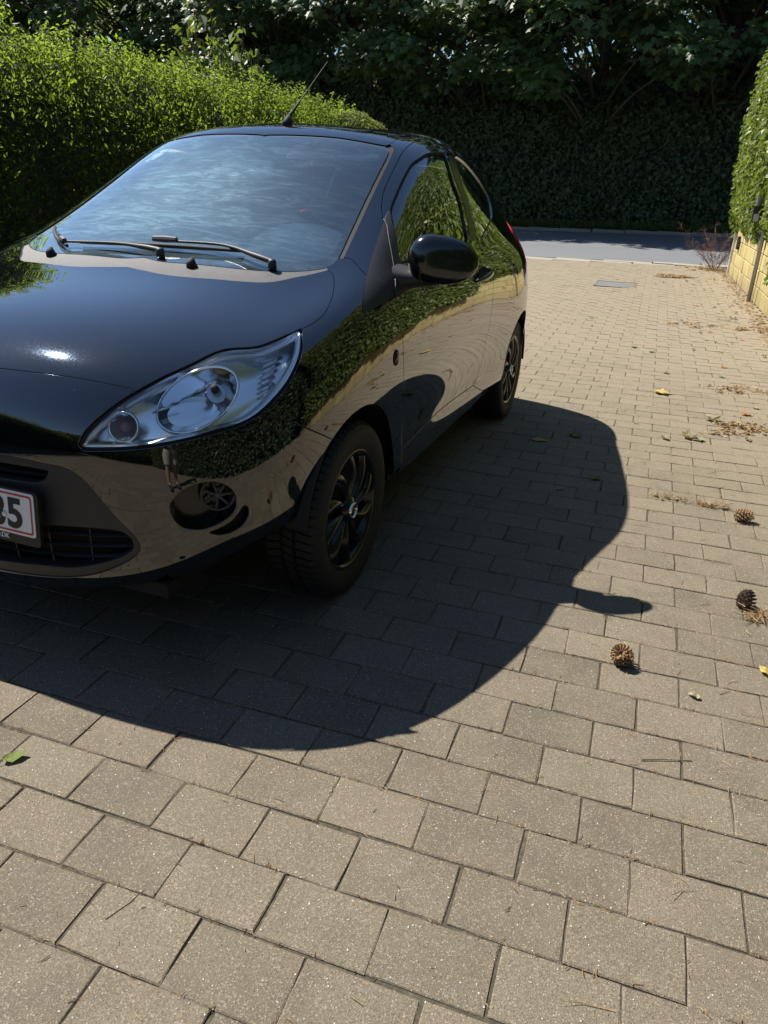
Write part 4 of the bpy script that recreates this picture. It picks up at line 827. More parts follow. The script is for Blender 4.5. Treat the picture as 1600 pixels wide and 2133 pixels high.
def bowl_mb(mb, c, axis, e1, a, b, depth, nr=9, nt=40, power=2.):
    e1 = (e1-axis*e1.dot(axis)).normalized(); e2 = axis.cross(e1)
    P = [[c+e1*(a*r*math.cos(t))+e2*(b*r*math.sin(t))-axis*(depth*(1-r**power)) for t in np.linspace(0, 2*math.pi, nt+1)] for r in np.linspace(.02, 1, nr)]
    mb.grid(np.array([[tuple(q) for q in r] for r in P])); return e1, e2
def flipx(o, s):
    if s < 0:
        for v in o.data.vertices: v.co.x *= -1
        o.data.flip_normals()
    return o
def headlight(s):
    fl = s < 0; L = catmull(uv['LENS'], 3, True); L = L if area(L) > 0 else L[::-1]
    Oo = catmull(uv['OPEN'], 3, True)
    house = panel('headlight', offset_loop(L, .012), mat='silver', off=-.062, gap=0, lip=0, flip=fl)
    panel('lens', L, mat='lens', off=.001, gap=0, lip=0, flip=fl, parent=house)
    panel('lamp_gasket', Oo, [L], mat='rubber', off=-.007, gap=-.003, hgap=-.001, lip=0, flip=fl, parent=house)
    p, n = SURF(L[:, 0], L[:, 1]); L2 = offset_loop(L, .012); p2, n2 = SURF(L2[:, 0], L2[:, 1]); L1 = offset_loop(L, .010); p1, n1 = SURF(L1[:, 0], L1[:, 1])
    rows = np.stack([p-n*.001, p1-n1*.010, p2-n2*.022, p2-n2*.063], 0); rows = np.concatenate([rows, rows[:, :1]], 1)
    flipx(MB().grid(rows).build('lamp_bezel', M['silver'], house, smooth=True), s)
    for (u, v, inn, a, b, dep, nm) in ((3.371, 5.96, .020, .108, .066, .060, 'main_reflector'), (2.409, 5.42, .012, .036, .034, .040, 'indicator_reflector')):
        c, nn = at(u, v, -inn); axis = (nn+Vector((0, -.55, 0))).normalized()
        lo, _ = at(2.2, 5.3); hi, _ = at(4.6, 6.9)
        mb = MB(); e1, e2 = bowl_mb(mb, c, axis, (hi-lo), a, b, dep)
        o = mb.build(nm, M['reflector'], house, smooth=True); flipx(o, s)
        rim = MB(); rim.tube([c+e1*(a*math.cos(t))+e2*(b*math.sin(t)) for t in np.linspace(0, 2*math.pi, 41)], .0035, 8, False); flipx(rim.build('reflector_rim', M['chrome'], house, smooth=True), s)
        if nm == 'main_reflector':
            bc = c+e1*(.45*a)-axis*dep*.7
            bl = MB(); bl.tube([bc-axis*.01, bc+axis*.005, bc+axis*.006, bc+axis*.022, bc+axis*.028], [.026, .026, .012, .012, .005], 18); flipx(bl.build('lamp_bulb', M['satin'], house, angle=40), s)
            cp = MB(); cp.tube([bc+axis*.028, bc+axis*.03, bc+axis*.05, bc+axis*.054], [.006, .010, .010, .005], 14); flipx(cp.build('bulb_cap', M['rubber'], house, angle=40), s)
            # stepped facets of the reflector's outer wing
            for k in range(6):
                q, m = at(4.30+.04*k, 6.75-.19*k, -.050); q2, _ = at(4.62+.02*k, 6.92-.21*k, -.050)
                f = MB(); f.tube([q, q2], .0045, 6); flipx(f.build('reflector_rib', M['chrome'], house, smooth=True), s)
            dv = MB(); q0, m0 = at(2.75, 5.75, -.03); q1, _ = at(3.1, 5.95, -.03); dv.tube([q0, q1], .003, 6); flipx(dv.build('reflector_edge', M['chrome'], house, smooth=True), s)
        else:
            bl = MB(); bl.tube([c-axis*dep*.9, c-axis*.012, c-axis*.004, c+axis*.001], [.012, .013, .011, .005], 20); flipx(bl.build('indicator_bulb', M['amber'], house, smooth=True), s)
headlight(1); headlight(-1)

def fog_cover(s):
    fl = s < 0
    back = panel('fog_light_recess', fog, mat='hubcap', off=-.05, gap=-.012, lip=0, flip=fl)
    p, n = SURF(fog[:, 0], fog[:, 1]); rows = np.stack([p-n*.002, p-n*.052], 0); rows = np.concatenate([rows, rows[:, :1]], 1)
    flipx(MB().grid(rows).build('recess_wall', M['paint'], back, smooth=True), s)
    c, nn = at(3.73, 3.62, -.028); axis = (nn+Vector((.1, -.6, 0))).normalized(); e1 = Vector((0, 0, 1)); e1 = (e1-axis*e1.dot(axis)).normalized(); e2 = axis.cross(e1)
    mb = MB()
    mb.tube([c+e1*(.041*math.cos(t))+e2*(.041*math.sin(t)) for t in np.linspace(0, 2*math.pi, 33)], .0035, 8, False)
    for k in range(7):
        a = 2*math.pi*k/7+.3; d = e1*math.cos(a)+e2*math.sin(a); mb.tube([c+d*.006+axis*.004, c+d*.025+axis*.001, c+d*.041], [.0045, .0035, .0045], 7)
    mb.tube([c-axis*.004, c+axis*.006, c+axis*.008], [.010, .009, .004], 14)
    flipx(mb.build('fog_light_cover', simple('dark_grey_gloss', (.05, .05, .052), .3), back, smooth=True), s)
    panel('bumper_slot', cres, mat='dark', off=-.02, gap=-.006, lip=0, flip=fl)
    panel('bumper_plug_hole', hole, mat='dark', off=-.008, gap=-.004, lip=0, flip=fl)
fog_cover(1); fog_cover(-1)

# radiator grille: grained insert, openings, bars
sl = uv['SLOT']; sh = joinc(dens(np.array([(0., 3.985)]+[tuple(q) for q in sl[::-1]]+[(0., 4.42)]))); slot_l = joinc(sh, mirror_u(sh))
lg = uv['LOWG']; lh = joinc(dens(np.array([(0., 1.62)]+[tuple(q) for q in lg[::-1]]+[(1.0, 2.78), (.6, 2.70), (0., 2.68)]))); low_l = joinc(lh, mirror_u(lh))
grl = panel('grille', grille_loop, [slot_l, low_l], mat='plastic', off=-.004, gap=.002, lip=.02, hlip=.03, edge=.003)
panel('grille_backing', grille_loop, mat='dark', off=-.06, gap=.0, lip=0, parent=grl)
def bar(u0, u1, v0, v1, r=.005, off=-.018, n=18, name='grille_bar'):
    pts = [at(u0+(u1-u0)*k/n, v0+(v1-v0)*k/n, off)[0] for k in range(n+1)]
    mb = MB(); rows = [[tuple(q+Vector((0, dy, dz))) for dy, dz in ((-.004, 0), (.004, r), (.016, r*.6), (.016, -r*.6), (.004, -r), (-.004, 0))] for q in pts]
    mb.grid(np.array(rows)); return mb.build(name, M['plastic'], grl, angle=50)
for s in (1, -1):
    for v, uu in ((2.70, 2.44), (2.385, 2.45), (2.04, 2.25)):
        bar(0, s*uu, v-.03 if v > 2.1 else v, v)
    bar(0, s*1.40, 4.19, 4.21, .004)
    for u_, va, vb_ in ((1.83, 2.96, 1.80), (1.25, 2.86, 1.72), (.71, 2.70, 1.66)):
        mb = MB(); mb.tube([at(s*u_, va+(vb_-va)*k/8, -.02)[0] for k in range(9)], .0022, 6); mb.build('grille_post', M['plastic'], grl, smooth=True)
# number plate
def rrect(w, h, r, n=5):
    return [(sx*(w/2-r)+r*math.cos(a), sz*(h/2-r)+r*math.sin(a)) for sx, sz, a0 in ((1, 1, 0), (-1, 1, 90), (-1, -1, 180), (1, -1, 270)) for a in [math.radians(a0+90*k/n) for k in range(n+1)]]
def slab(mb, w, h, r, y0, y1, z):
    R = rrect(w, h, r); n = len(R)
    mb.add([(x, y0, z+q) for x, q in R]+[(x, y1, z+q) for x, q in R], [tuple(range(n)), tuple(range(2*n-1, n-1, -1))]+[(i, i+n, (i+1) % n+n, (i+1) % n) for i in range(n)])
    return mb
PLZ = .455; tilt = Matrix.Rotation(math.radians(-4), 4, 'X')
pl = slab(MB(), .526, .142, .012, 0, -.012, -.006).build('number_plate', M['plateblack'], CAR, angle=40)
pl.location = (.018, -.748, PLZ); pl.rotation_euler = (math.radians(-5), 0, 0)
slab(MB(), .504, .112, .008, -.0125, -.0145, .004).build('plate_sheet', M['plate'], pl, angle=40)
R1, R2 = rrect(.492, .101, .008), rrect(.482, .091, .006); nn_ = len(R1)
MB().add([(x, -.0152, z+.004) for x, z in R1]+[(x, -.0152, z+.004) for x, z in R2], [(i, (i+1) % nn_, nn_+(i+1) % nn_, nn_+i) for i in range(nn_)]).build('plate_border', M['platered'], pl)
def text_mesh(name, s, size, mat, parent, loc, rot=(math.pi/2, 0, 0), ext=.0006, align='LEFT', sx=1., bold=0., space=1.):
    cu = bpy.data.curves.new('tmp_text', 'FONT'); cu.body = s; cu.size = size; cu.extrude = ext; cu.align_x = align; cu.offset = bold; cu.resolution_u = 6; cu.space_character = space
    t = bpy.data.objects.new('tmp_text', cu); COL.objects.link(t); bpy.context.view_layer.update()
    me = bpy.data.meshes.new_from_object(t.evaluated_get(bpy.context.evaluated_depsgraph_get())); bpy.data.objects.remove(t); bpy.data.curves.remove(cu)
    me.name = name; me.materials.clear(); me.materials.append(mat)
    o = bpy.data.objects.new(name, me); o.location = loc; o.rotation_euler = rot; o.scale = (sx, 1, 1); return link(o, parent)
text_mesh('plate_number', '35', .107, M['plateblack'], pl, (.112, -.0155, -.033), sx=.98, bold=.0028, space=1.0)
text_mesh('dealer_name', 'D.DK', .0175, M['textwhite'], pl, (.122, -.0125, -.068), bold=.0004)
sc_ = MB(); sc_.tube([(.158, -.0145, -.004), (.158, -.018, -.004), (.158, -.0195, -.004)], [.007, .0065, .003], 14); sc_.build('plate_screw', M['plate'], pl, smooth=True)

# wheels
def make_wheel(name, loc, s):
    w = empty(name, loc, (0, 0, 0), CAR); R, W = .285, .090
    t = MB()
    prof = [(.192, -.070), (.196, -.080), (.215, -.088), (.245, -W), (.266, -.086), (.276, -.076), (.2785, -.062), (.2785, -.024), (.274, -.0235), (.274, -.0165), (.2785, -.016), (.2785, .016), (.274, .0165), (.274, .0235), (.2785, .024), (.2785, .062), (.276, .076), (.266, .086), (.245, W), (.215, .088), (.196, .080), (.192, .070)]
    t.lathe([(r, s*h) for r, h in prof], 80, 'x')
    K = 66
    for k in range(K):
        for side in (-1, 1):
            a = 2*math.pi*(k+(.5 if side > 0 else 0))/K; da = 2*math.pi/K*.37
            def pt(r, h, aa): return (s*h, r*math.cos(aa), r*math.sin(aa))
            sk = .020
            vs = []
            for r_, inn in ((.2775, 0), (.285, 1)):
                for h, sh in ((side*.026, -sk), (side*.066, 0.), (side*.083, .003)):
                    rr = r_ if h != side*.083 else (.2665 if inn == 0 else .2725)
                    for e in (-1, 1): vs.append(pt(rr, h, a+e*da+sh))
            t.add(vs, [(0, 2, 3, 1), (2, 4, 5, 3), (6, 7, 9, 8), (8, 9, 11, 10), (0, 6, 8, 2), (2, 8, 10, 4), (1, 3, 9, 7), (3, 5, 11, 9), (0, 1, 7, 6), (4, 10, 11, 5)])
    for k in range(K):
        a = 2*math.pi*(k+.25)/K; da = 2*math.pi/K*.40; vs = []
        for r_ in (.2775, .285):
            for h, sh in ((-.015, -.02), (.015, .02)):
                for e in (-1, 1): vs.append((s*h, r_*math.cos(a+e*da+sh), r_*math.sin(a+e*da+sh)))
        t.add(vs, [(0, 2, 3, 1), (4, 5, 7, 6), (0, 4, 6, 2), (1, 3, 7, 5), (0, 1, 5, 4), (2, 6, 7, 3)])
    t.build('tyre', M['tyre'], w, angle=35)
    # trim ring lines moulded on the side wall
    h = MB(); h.lathe([(.200, s*.066), (.203, s*.072), (.200, s*.079), (.192, s*.081), (.184, s*.078), (.178, s*.070), (.170, s*.050)], 64, 'x'); h.build('hubcap_ring', M['hubcap'], w, smooth=True)
    b = MB(); b.lathe([(.0, s*.040), (.06, s*.042), (.13, s*.036), (.192, s*.044), (.196, s*.066)], 48, 'x'); b.build('hubcap_back', M['rubber'], w, smooth=True)
    N = 10
    for k in range(N):
        a0 = 2*math.pi*k/N; rows = []
        for i in range(10):
            f = i/9; r = .030+f*.158; tw = a0+.34*f*f; wd = (.012+.036*f**1.1)
            zc = .070-.010*math.cos(f*math.pi)*.3+.010*math.sin(f*math.pi)
            row = []
            for j in range(7):
                g = -1+2*j/6; row.append((s*(zc-.018*abs(g)**2.4+.004*g), r*math.cos(tw+g*wd/r*.62), r*math.sin(tw+g*wd/r*.62)))
            rows.append(row)
        MB().grid(np.array(rows)).build('hubcap_spoke', M['hubcap'], w, smooth=True)
    c = MB(); c.lathe([(.0, s*.084), (.018, s*.0835), (.024, s*.080), (.040, s*.074), (.046, s*.064)], 32, 'x'); c.build('hubcap_centre', M['hubcap'], w, smooth=True)
    e = MB(); e.lathe([(.0205, s*.081), (.0215, s*.0865), (.0245, s*.0875), (.027, s*.085), (.0275, s*.078)], 32, 'x'); e.build('emblem_ring', M['chrome'], w, smooth=True)
    return w
for s in (1, -1):
    for y in (0., 2.30): make_wheel('wheel', (s*.705, y, .284), s)
# wheel housings and underbody
for s in (1, -1):
    for y in (0., 2.30):
        l = MB(); l.lathe([(.334, s*.79), (.346, s*.785), (.352, s*.70), (.352, s*.42), (.05, s*.42)], 40, 'x', (0, y, .285), a0=.0, a1=math.pi-.20); l.build('wheel_housing', M['liner'], CAR, smooth=True)
ub = MB(); ub.box((0, 1.15, .26), (.86, 3.1, .04)); ub.box((0, 1.15, .262), (1.50, 1.50, .04)); ub.box((0, -.50, .258), (1.1, .28, .04)); ub.box((0, 2.68, .33), (1.1, .12, .04)); ub.box((0, 2.33, .44), (1.20, .86, .03)); ub.box((0, -.05, .46), (1.20, .80, .03)); ub.build('underbody', M['dark'], CAR)
fw_ = MB(); fw_.box((0, .33, .62), (1.42, .03, .66)); fw_.build('bulkhead', M['dark'], CAR)

# wipers on the windscreen
def sp(u, v, off): return at(u, v, off)[0]
def wiper(pivot, mid, tip, b0, b1):
    a = MB(); p0 = sp(*pivot, .020); pts = [p0, sp(pivot[0]+(mid[0]-pivot[0])*.35, pivot[1]+(mid[1]-pivot[1])*.35, .022), sp(*mid, .020), sp(*tip, .016)]
    P = catmull([tuple(q) for q in pts], 8); a.tube(P, list(np.interp(np.linspace(0, 1, len(P)), [0, .3, .6, 1], [.009, .009, .005, .004])), 8)
    w = a.build('wiper', M['plastic'], CAR, smooth=True)
    c = MB(); q = p0; c.tube([q-Vector((0, 0, .02)), q+Vector((0, 0, .002)), q+Vector((0, 0, .008))], [.014, .013, .008], 16); c.build('wiper_pivot', M['plastic'], w, smooth=True)
    bl = MB(); n = 16; bl.tube([sp(b0[0]+(b1[0]-b0[0])*k/n, b0[1]+(b1[1]-b0[1])*k/n, .012) for k in range(n+1)], list(.0055+.002*np.sin(np.linspace(0, math.pi, n+1))), 6); bl.build('wiper_blade', M['rubber'], w, smooth=True)
    j = MB(); q = sp(*tip, .022); q2 = sp(tip[0]+(b1[0]-b0[0])*.07, tip[1]+(b1[1]-b0[1])*.07, .022); q1 = sp(tip[0]-(b1[0]-b0[0])*.07, tip[1]-(b1[1]-b0[1])*.07, .022); j.tube([q1, q, q2], [.009, .011, .009], 8); j.build('wiper_clip', M['cowl'], w, angle=40)
wiper((2.93, 9.13), (1.46, 9.40), (.15, 9.40), (-1.85, 9.27), (1.95, 9.36))
wiper((.33, 9.15), (-.85, 9.24), (-2.35, 9.24), (-3.95, 9.55), (-2.05, 9.16))
for u_ in (-2.3, 1.17):
    q, n_ = at(u_, 9.0, -.004); mb = MB(); mb.tube([q, q+n_*.012, q+n_*.022+Vector((0, .008, 0)), q+n_*.027+Vector((0, .016, 0))], [.018, .016, .010, .003], 14); mb.build('washer_nozzle', M['rubber'], CAR, smooth=True)
# parking disc behind the windscreen
pd = MB(); c0, n0 = at(-4.35, 11.62, -.012); e1, _ = at(-3.5, 11.70, -.012); e1 = (e1-c0).normalized(); e2 = n0.cross(e1)
pd.add([c0+e1*(.056*math.cos(t))+e2*(.052*math.sin(t)) for t in np.linspace(0, 2*math.pi, 37)[:-1]], [tuple(range(36))]); pdo = pd.build('parking_disc', M['sticker'], CAR)
for a in (0, 90, 180, 270):
    t = math.radians(a); q = c0+e1*(.046*math.cos(t))+e2*(.042*math.sin(t))+n0*.001; k = MB(); k.add([q+e1*x*.006+e2*y*.006 for x, y in ((-1, -1), (1, -1), (1, 1), (-1, 1))], [(0, 1, 2, 3)]); k.build('disc_mark', M['rubber'], pdo)
k = MB(); k.tube([c0+n0*.0015+e1*(.026*math.cos(t))+e2*(.024*math.sin(t)) for t in np.linspace(.6, 5.2, 18)], .0012, 5); k.build('disc_arrow', simple('grey_green_print', (.35, .5, .42), .6), pdo)
# aerial
q, n_ = at(.12, 13.02, 0.); q.x = .02
ae = MB(); ae.tube([q-n_*.004, q+n_*.006, q+n_*.02+Vector((0, .01, 0)), q+n_*.032+Vector((0, .022, 0))], [.024, .021, .013, .008], 16); aeo = ae.build('aerial', M['rubber'], CAR, smooth=True)
r0 = q+n_*.026+Vector((0, .016, 0)); r1 = Vector((.02, 1.40, 1.72)); dr = r1-r0
rod = MB(); rod.tube([r0, r0+dr*.06, r0+dr*.2, r0+dr*.26, r0+dr*.265, r0+dr], [.008, .0075, .0055, .005, .0026, .0018], 8); rod.build('aerial_rod', M['rubber'], aeo, smooth=True)
hx = MB(); hx.tube([r0+dr*(.27+.72*k/160)+Vector((math.cos(k*.9), 0, math.sin(k*.9)))*.0026 for k in range(161)], .0011, 4); hx.build('aerial_coil', M['rubber'], aeo, smooth=True)
# door handles, repeaters
for i, s in enumerate((1, -1)):
    h = MB(); rows = []
    for k in range(15):
        f = k/14; y = 1.275+f*.225; u_, v_ = side_uv(y, .872+f*.028, 10., 7.); q, m = at(u_, v_); lift = .004+.030*math.sin(f*math.pi)**.6; r_ = .016*max(.25, math.sin(.35+f*2.3))
        rows.append([tuple(q+m*(lift+r_*.7*math.cos(a))+Vector((0, 0, r_*math.sin(a)))) for a in np.linspace(0, 2*math.pi, 15)])
    o = MB().grid(np.array(rows)).build('door_handle', M['paint'], doors[i], smooth=True); flipx(o, s)
    u_, v_ = side_uv(1.40, .893, 10., 7.); cup = np.array([(u_+.20*math.cos(t), v_+.34*math.sin(t)) for t in np.linspace(0, 2*math.pi, 29)[:-1]])
    panel('recess_shade_patch', cup, mat='dark', off=.0012, gap=0, lip=0, parent=doors[i], flip=s < 0)  # flat dark patch painting the shade of a handle cup, not sunk in
    c, m = at(7.382, 5.446, .001); e1 = Vector((0, 1, 0)); e2 = m.cross(e1).normalized()
    rp = MB(); rp.tube([c+e1*.019*math.cos(t)+e2*.024*math.sin(t) for t in np.linspace(0, 2*math.pi, 31)], .0022, 6, False); ro = flipx(rp.build('side_repeater', M['rubber'], CAR, smooth=True), s)
    rl = MB(); P = [[c+m*(.006*(1-r*r))+e1*.017*r*math.cos(t)+e2*.022*r*math.sin(t) for t in np.linspace(0, 2*math.pi, 25)] for r in np.linspace(0.02, 1, 6)]; rl.grid(np.array([[tuple(q) for q in r] for r in P])); flipx(rl.build('repeater_lens', M['hubcap'], ro, smooth=True), s)
# cabin
ds = MB(); X = np.linspace(-.66, .66, 23); prof = [(.20, .955), (.30, .985), (.42, .995), (.56, 1.0), (.66, .99), (.71, .96), (.73, .90), (.72, .70), (.62, .55)]
ds.grid(np.array([[(x*(1-.0*y), y, z-.03*abs(x/.66)**3) for x in X] for y, z in prof])); ds.build('dashboard', M['interior'], CAR, smooth=True)
bn = MB(); P = [[(.33+.215*math.cos(t)*math.sin(ph), .56+.17*math.sin(t)*math.sin(ph), .985+.115*math.cos(ph)) for t in np.linspace(0, 2*math.pi, 33)] for ph in np.linspace(.02, math.pi/2, 12)]
bn.grid(np.array(P)); bn.build('instrument_hood', M['interior'], CAR, smooth=True)
for s in (-1, 1):
    se = MB()
    def blob(c, r, p=.6, rx=0.):
        rows = []
        for ph in np.linspace(.01, math.pi-.01, 14):
            row = []
            for t in np.linspace(0, 2*math.pi, 25):
                f = lambda q: math.copysign(abs(q)**p, q)
                v = Vector((r[0]*f(math.sin(ph))*f(math.cos(t)), r[1]*f(math.sin(ph))*f(math.sin(t)), r[2]*f(math.cos(ph)))); v.rotate(Euler((rx, 0, 0))); row.append(tuple(Vector(c)+v))
            rows.append(row)
        se.grid(np.array(rows))
    blob((s*.34, 1.12, .48), (.25, .27, .09)); so = se.build('seat', M['fabric'], CAR, smooth=True)
    se = MB(); blob((s*.34, 1.44, .82), (.23, .085, .33), .6, -.28); se.build('backrest', M['fabric'], so, smooth=True)
    se = MB(); blob((s*.34, 1.55, 1.20), (.125, .06, .09), .6, -.2); se.build('headrest', M['fabric'], so, smooth=True)
sw = MB(); C0 = Vector((.34, .84, .93)); a1 = Vector((1, 0, 0)); a2 = Vector((0, .45, .9)).normalized()
sw.tube([C0+a1*.185*math.cos(t)+a2*.185*math.sin(t) for t in np.linspace(0, 2*math.pi, 41)], .015, 10, False); sw.tube([C0-a1*.18, C0+a1*.18], .02, 8); sw.build('steering_wheel', M['rubber'], CAR, smooth=True)
im = MB(); im.box((0, .74, 1.275), (.22, .03, .062)); im.build('inside_mirror', M['interior'], CAR, bevel=.012)
for s in (1, -1):
    vs_ = MB(); vs_.box((s*.30, .93, 1.352), (.40, .15, .016), Matrix.Rotation(.42, 3, 'X')); vs_.build('sun_visor', M['interior'], CAR, bevel=.006)
rs = MB(); rs.box((0, 1.95, .62), (1.2, .25, .62), Matrix.Rotation(-.2, 3, 'X')); rs.build('rear_seat', M['fabric'], CAR, bevel=.05)
for s in (1, -1):
    tr_ = MB(); tr_.box((s*.55, 2.22, .84), (.05, .34, .34)); tr_.build('boot_trim', M['fabric'], CAR, bevel=.02)
# roof lining (keeps daylight out of the cabin from above)
hl_u = np.linspace(0, 32, 65); HP = np.array([[SURF(np.array(u_), np.array(v_), False)-SURF(np.array(u_), np.array(v_))[1]*.03 for u_ in hl_u] for v_ in (12.35, 12.8, 13.4, 14.2, 15.)])
MB().grid(HP).build('roof_lining', M['fabric'], CAR, smooth=True)
# ---------------------------------------------------------------- yellow block wall and what is fixed to it
def mat_block():
    t = NT('yellow_block'); p = t.pos(); oi = t.n('ShaderNodeObjectInfo'); r = oi.outputs['Random']
    c = t.mix(r, (.42, .335, .135), (.54, .45, .21)); st = t.noise(9, t.vmul(p, (1, 6, .8)), 5, .65)
    c = t.mix(t.rng(st, .35, .7, .0, .55), c, (.38, .30, .12)); g = t.noise(120, p, 4, .7)
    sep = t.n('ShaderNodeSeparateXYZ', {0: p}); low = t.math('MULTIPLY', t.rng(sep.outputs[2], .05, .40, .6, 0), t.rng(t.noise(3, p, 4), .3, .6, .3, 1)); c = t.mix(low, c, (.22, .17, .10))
    return t.surf(t.pbr(color=c, rough=.9, normal=t.bump(t.math('ADD', g, t.math('MULTIPLY', st, 1.5)), .006)))
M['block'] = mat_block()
wall = MB(); ys = np.linspace(2.3, 14.62, 30)
wall.grid(np.array([[(2.345, y, float(gz(2.34, y))-.1) for y in ys], [(2.345, y, float(gz(2.34, y))+.775) for y in ys], [(2.56, y, float(gz(2.34, y))+.775) for y in ys], [(2.56, y, float(gz(2.34, y))-.1) for y in ys]]))
wall.add([(2.345, 14.62, -.1), (2.345, 14.62, .82), (2.56, 14.62, .82), (2.56, 14.62, -.1)], [(0, 1, 2, 3)])
wo_ = wall.build('garden_wall', simple('grey_mortar', (.20, .17, .11), .95, var=.3, scale=20)); tag(wo_, 'low yellow block wall under the climbing hedge on the right', 'wall')
bmesh_cache = []
for k in range(4):
    b = MB(); b.box((0, 0, 0), (.05, .392, .187)); o = b.build('block', M['block'], None, bevel=.006, seg=1)
    for v in o.data.vertices: v.co.x += rng.normal()*.002
    bmesh_cache.append(o.data); bpy.data.objects.remove(o)
for c in range(4):
    y = 14.62-.2-(.1 if c % 2 else 0)
    while y > 2.5:
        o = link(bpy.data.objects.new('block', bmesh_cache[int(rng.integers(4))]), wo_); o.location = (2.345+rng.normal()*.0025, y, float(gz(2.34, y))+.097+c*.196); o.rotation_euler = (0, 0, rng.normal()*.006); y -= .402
# trim board at the wall's far end, small square wall lamp
tb = MB(); tb.box((2.33, 14.655, .42), (.09, .045, .86)); tb.build('end_trim', simple('white_trim', (.72, .70, .64), .6), wo_, bevel=.004)
wl = MB(); 
for dy, dz, sy, sz in ((0, .085, .20, .03), (0, -.085, .20, .03), (.085, 0, .03, .17), (-.085, 0, .03, .17)): wl.box((2.300, 13.75+dy, .615+dz), (.05, sy, sz))
wlo = wl.build('wall_lamp', simple('dark_lamp_frame', (.05, .05, .05), .5)); tag(wlo, 'small square framed lamp on the yellow wall near its far end', 'lamp')
wp = MB(); wp.box((2.305, 13.75, .615), (.03, .145, .145)); wp.build('lamp_panel', simple('lamp_diffuser', (.42, .36, .25), .35), wlo)
# steel post with a black letter box like fitting on a bracket
PZ = float(gz(2.27, 10.5)); po = empty('steel_post', (2.272, 10.50, PZ)); tag(po, 'grey steel post with a black box fitting, against the yellow wall', 'post')
t_ = MB(); t_.tube([(0, 0, -.05), (0, 0, .95), (.01, 0, 1.32)], .026, 14); t_.build('pole', simple('galvanised_steel', (.30, .30, .30), .5, .6, var=.2, scale=20), po, smooth=True)
b_ = MB(); b_.box((-.13, .02, 1.06), (.085, .10, .20)); b_.build('box', simple('black_lacquer', (.012, .012, .013), .35), po, bevel=.008)
b_ = MB(); b_.tube([(-.13, .02, 1.16), (-.13, .02, 1.27)], .036, 14); b_.build('box_top', simple('grey_cap', (.22, .22, .21), .35, .5), po, angle=40)
b_ = MB(); b_.box((-.13, -.034, 1.02), (.06, .006, .09)); b_.build('box_label', simple('pale_label', (.45, .45, .43), .6), po)
b_ = MB(); b_.box((-.06, .0, 1.10), (.12, .018, .018)); b_.build('bracket', M['plastic'], po)
# dry weed at the foot of the wall's far end
dw = empty('dry_weed', (2.12, 15.45, float(gz(2.12, 15.4)))); tag(dw, 'withered reddish brown weed at the far end of the yellow wall', 'weed'); st = MB(); sd = MB()
for k in range(26):
    a = rng.uniform(0, 6.28); h = rng.uniform(.35, .85); d = np.array([math.cos(a)*.5-.15, math.sin(a)*.5, 1.]); pts = [np.array([math.cos(a)*.05, math.sin(a)*.05, 0])+d*h*f+np.array([math.cos(a), math.sin(a), -.25])*.18*f*f for f in np.linspace(0, 1, 6)]
    st.tube([Vector(q) for q in pts], list(np.linspace(.004, .0015, 6)), 4, False)
    for f in range(2, 6):
        for j in range(5):
            e = pts[f]+rng.normal(0, .05, 3); st.tube([Vector(pts[f]), Vector(e)], [.0016, .0008], 3, False)
            for q in range(4): z = e+rng.normal(0, .014, 3); sd.add([z+np.array(v)*.008 for v in ((1, 0, 0), (-.5, .8, 0), (-.5, -.8, 0), (0, 0, 1.2))], [(0, 1, 3), (1, 2, 3), (2, 0, 3)])
st.build('stems', simple('dry_stem', (.20, .11, .07), .9), dw); sd.build('seeds', simple('dry_seed', (.26, .14, .09), .9, var=.3), dw)['kind'] = 'stuff'

# ---------------------------------------------------------------- things lying on the paving
def mat_litter(name, cols):
    t = NT(name); geo = t.n('ShaderNodeNewGeometry'); oi = t.n('ShaderNodeObjectInfo'); r = t.math('FRACT', t.math('ADD', oi.outputs['Random'], geo.outputs['Random Per Island'])); k = len(cols)
    c = t.ramp(r, [((i+.5)/k, q) for i, q in enumerate(cols)]); c = t.mix(t.rng(t.noise(60, t.obj(), 4), .35, .7, 0, .45), c, tuple(q*.45 for q in cols[0]))
    p = t.pbr(color=c, rough=.75, spec=.3); tl = t.n('ShaderNodeBsdfTranslucent', {'Color': c}).outputs[0]
    return t.surf(t.n('ShaderNodeMixShader', {0: .2, 1: p, 2: tl}).outputs[0])
M['dryleaf'] = mat_litter('dry_leaf', [(.34, .30, .19), (.42, .40, .29), (.27, .25, .14), (.38, .29, .15)])
M['yellowleaf'] = mat_litter('yellow_leaf', [(.60, .46, .13), (.56, .44, .14)])
M['greenleaf'] = mat_litter('green_fallen_leaf', [(.15, .20, .05), (.20, .24, .07)])
M['orangeleaf'] = mat_litter('orange_leaf', [(.50, .22, .05), (.42, .20, .06)])
M['needle'] = mat_litter('pine_needle', [(.36, .22, .09), (.46, .31, .14), (.28, .16, .07), (.52, .42, .24)])
M['cone'] = mat_litter('cone_scale', [(.34, .20, .10), (.42, .27, .15), (.26, .15, .08)])
M['conedark'] = mat_litter('weathered_cone_scale', [(.11, .075, .05), (.16, .11, .08), (.08, .055, .04)])
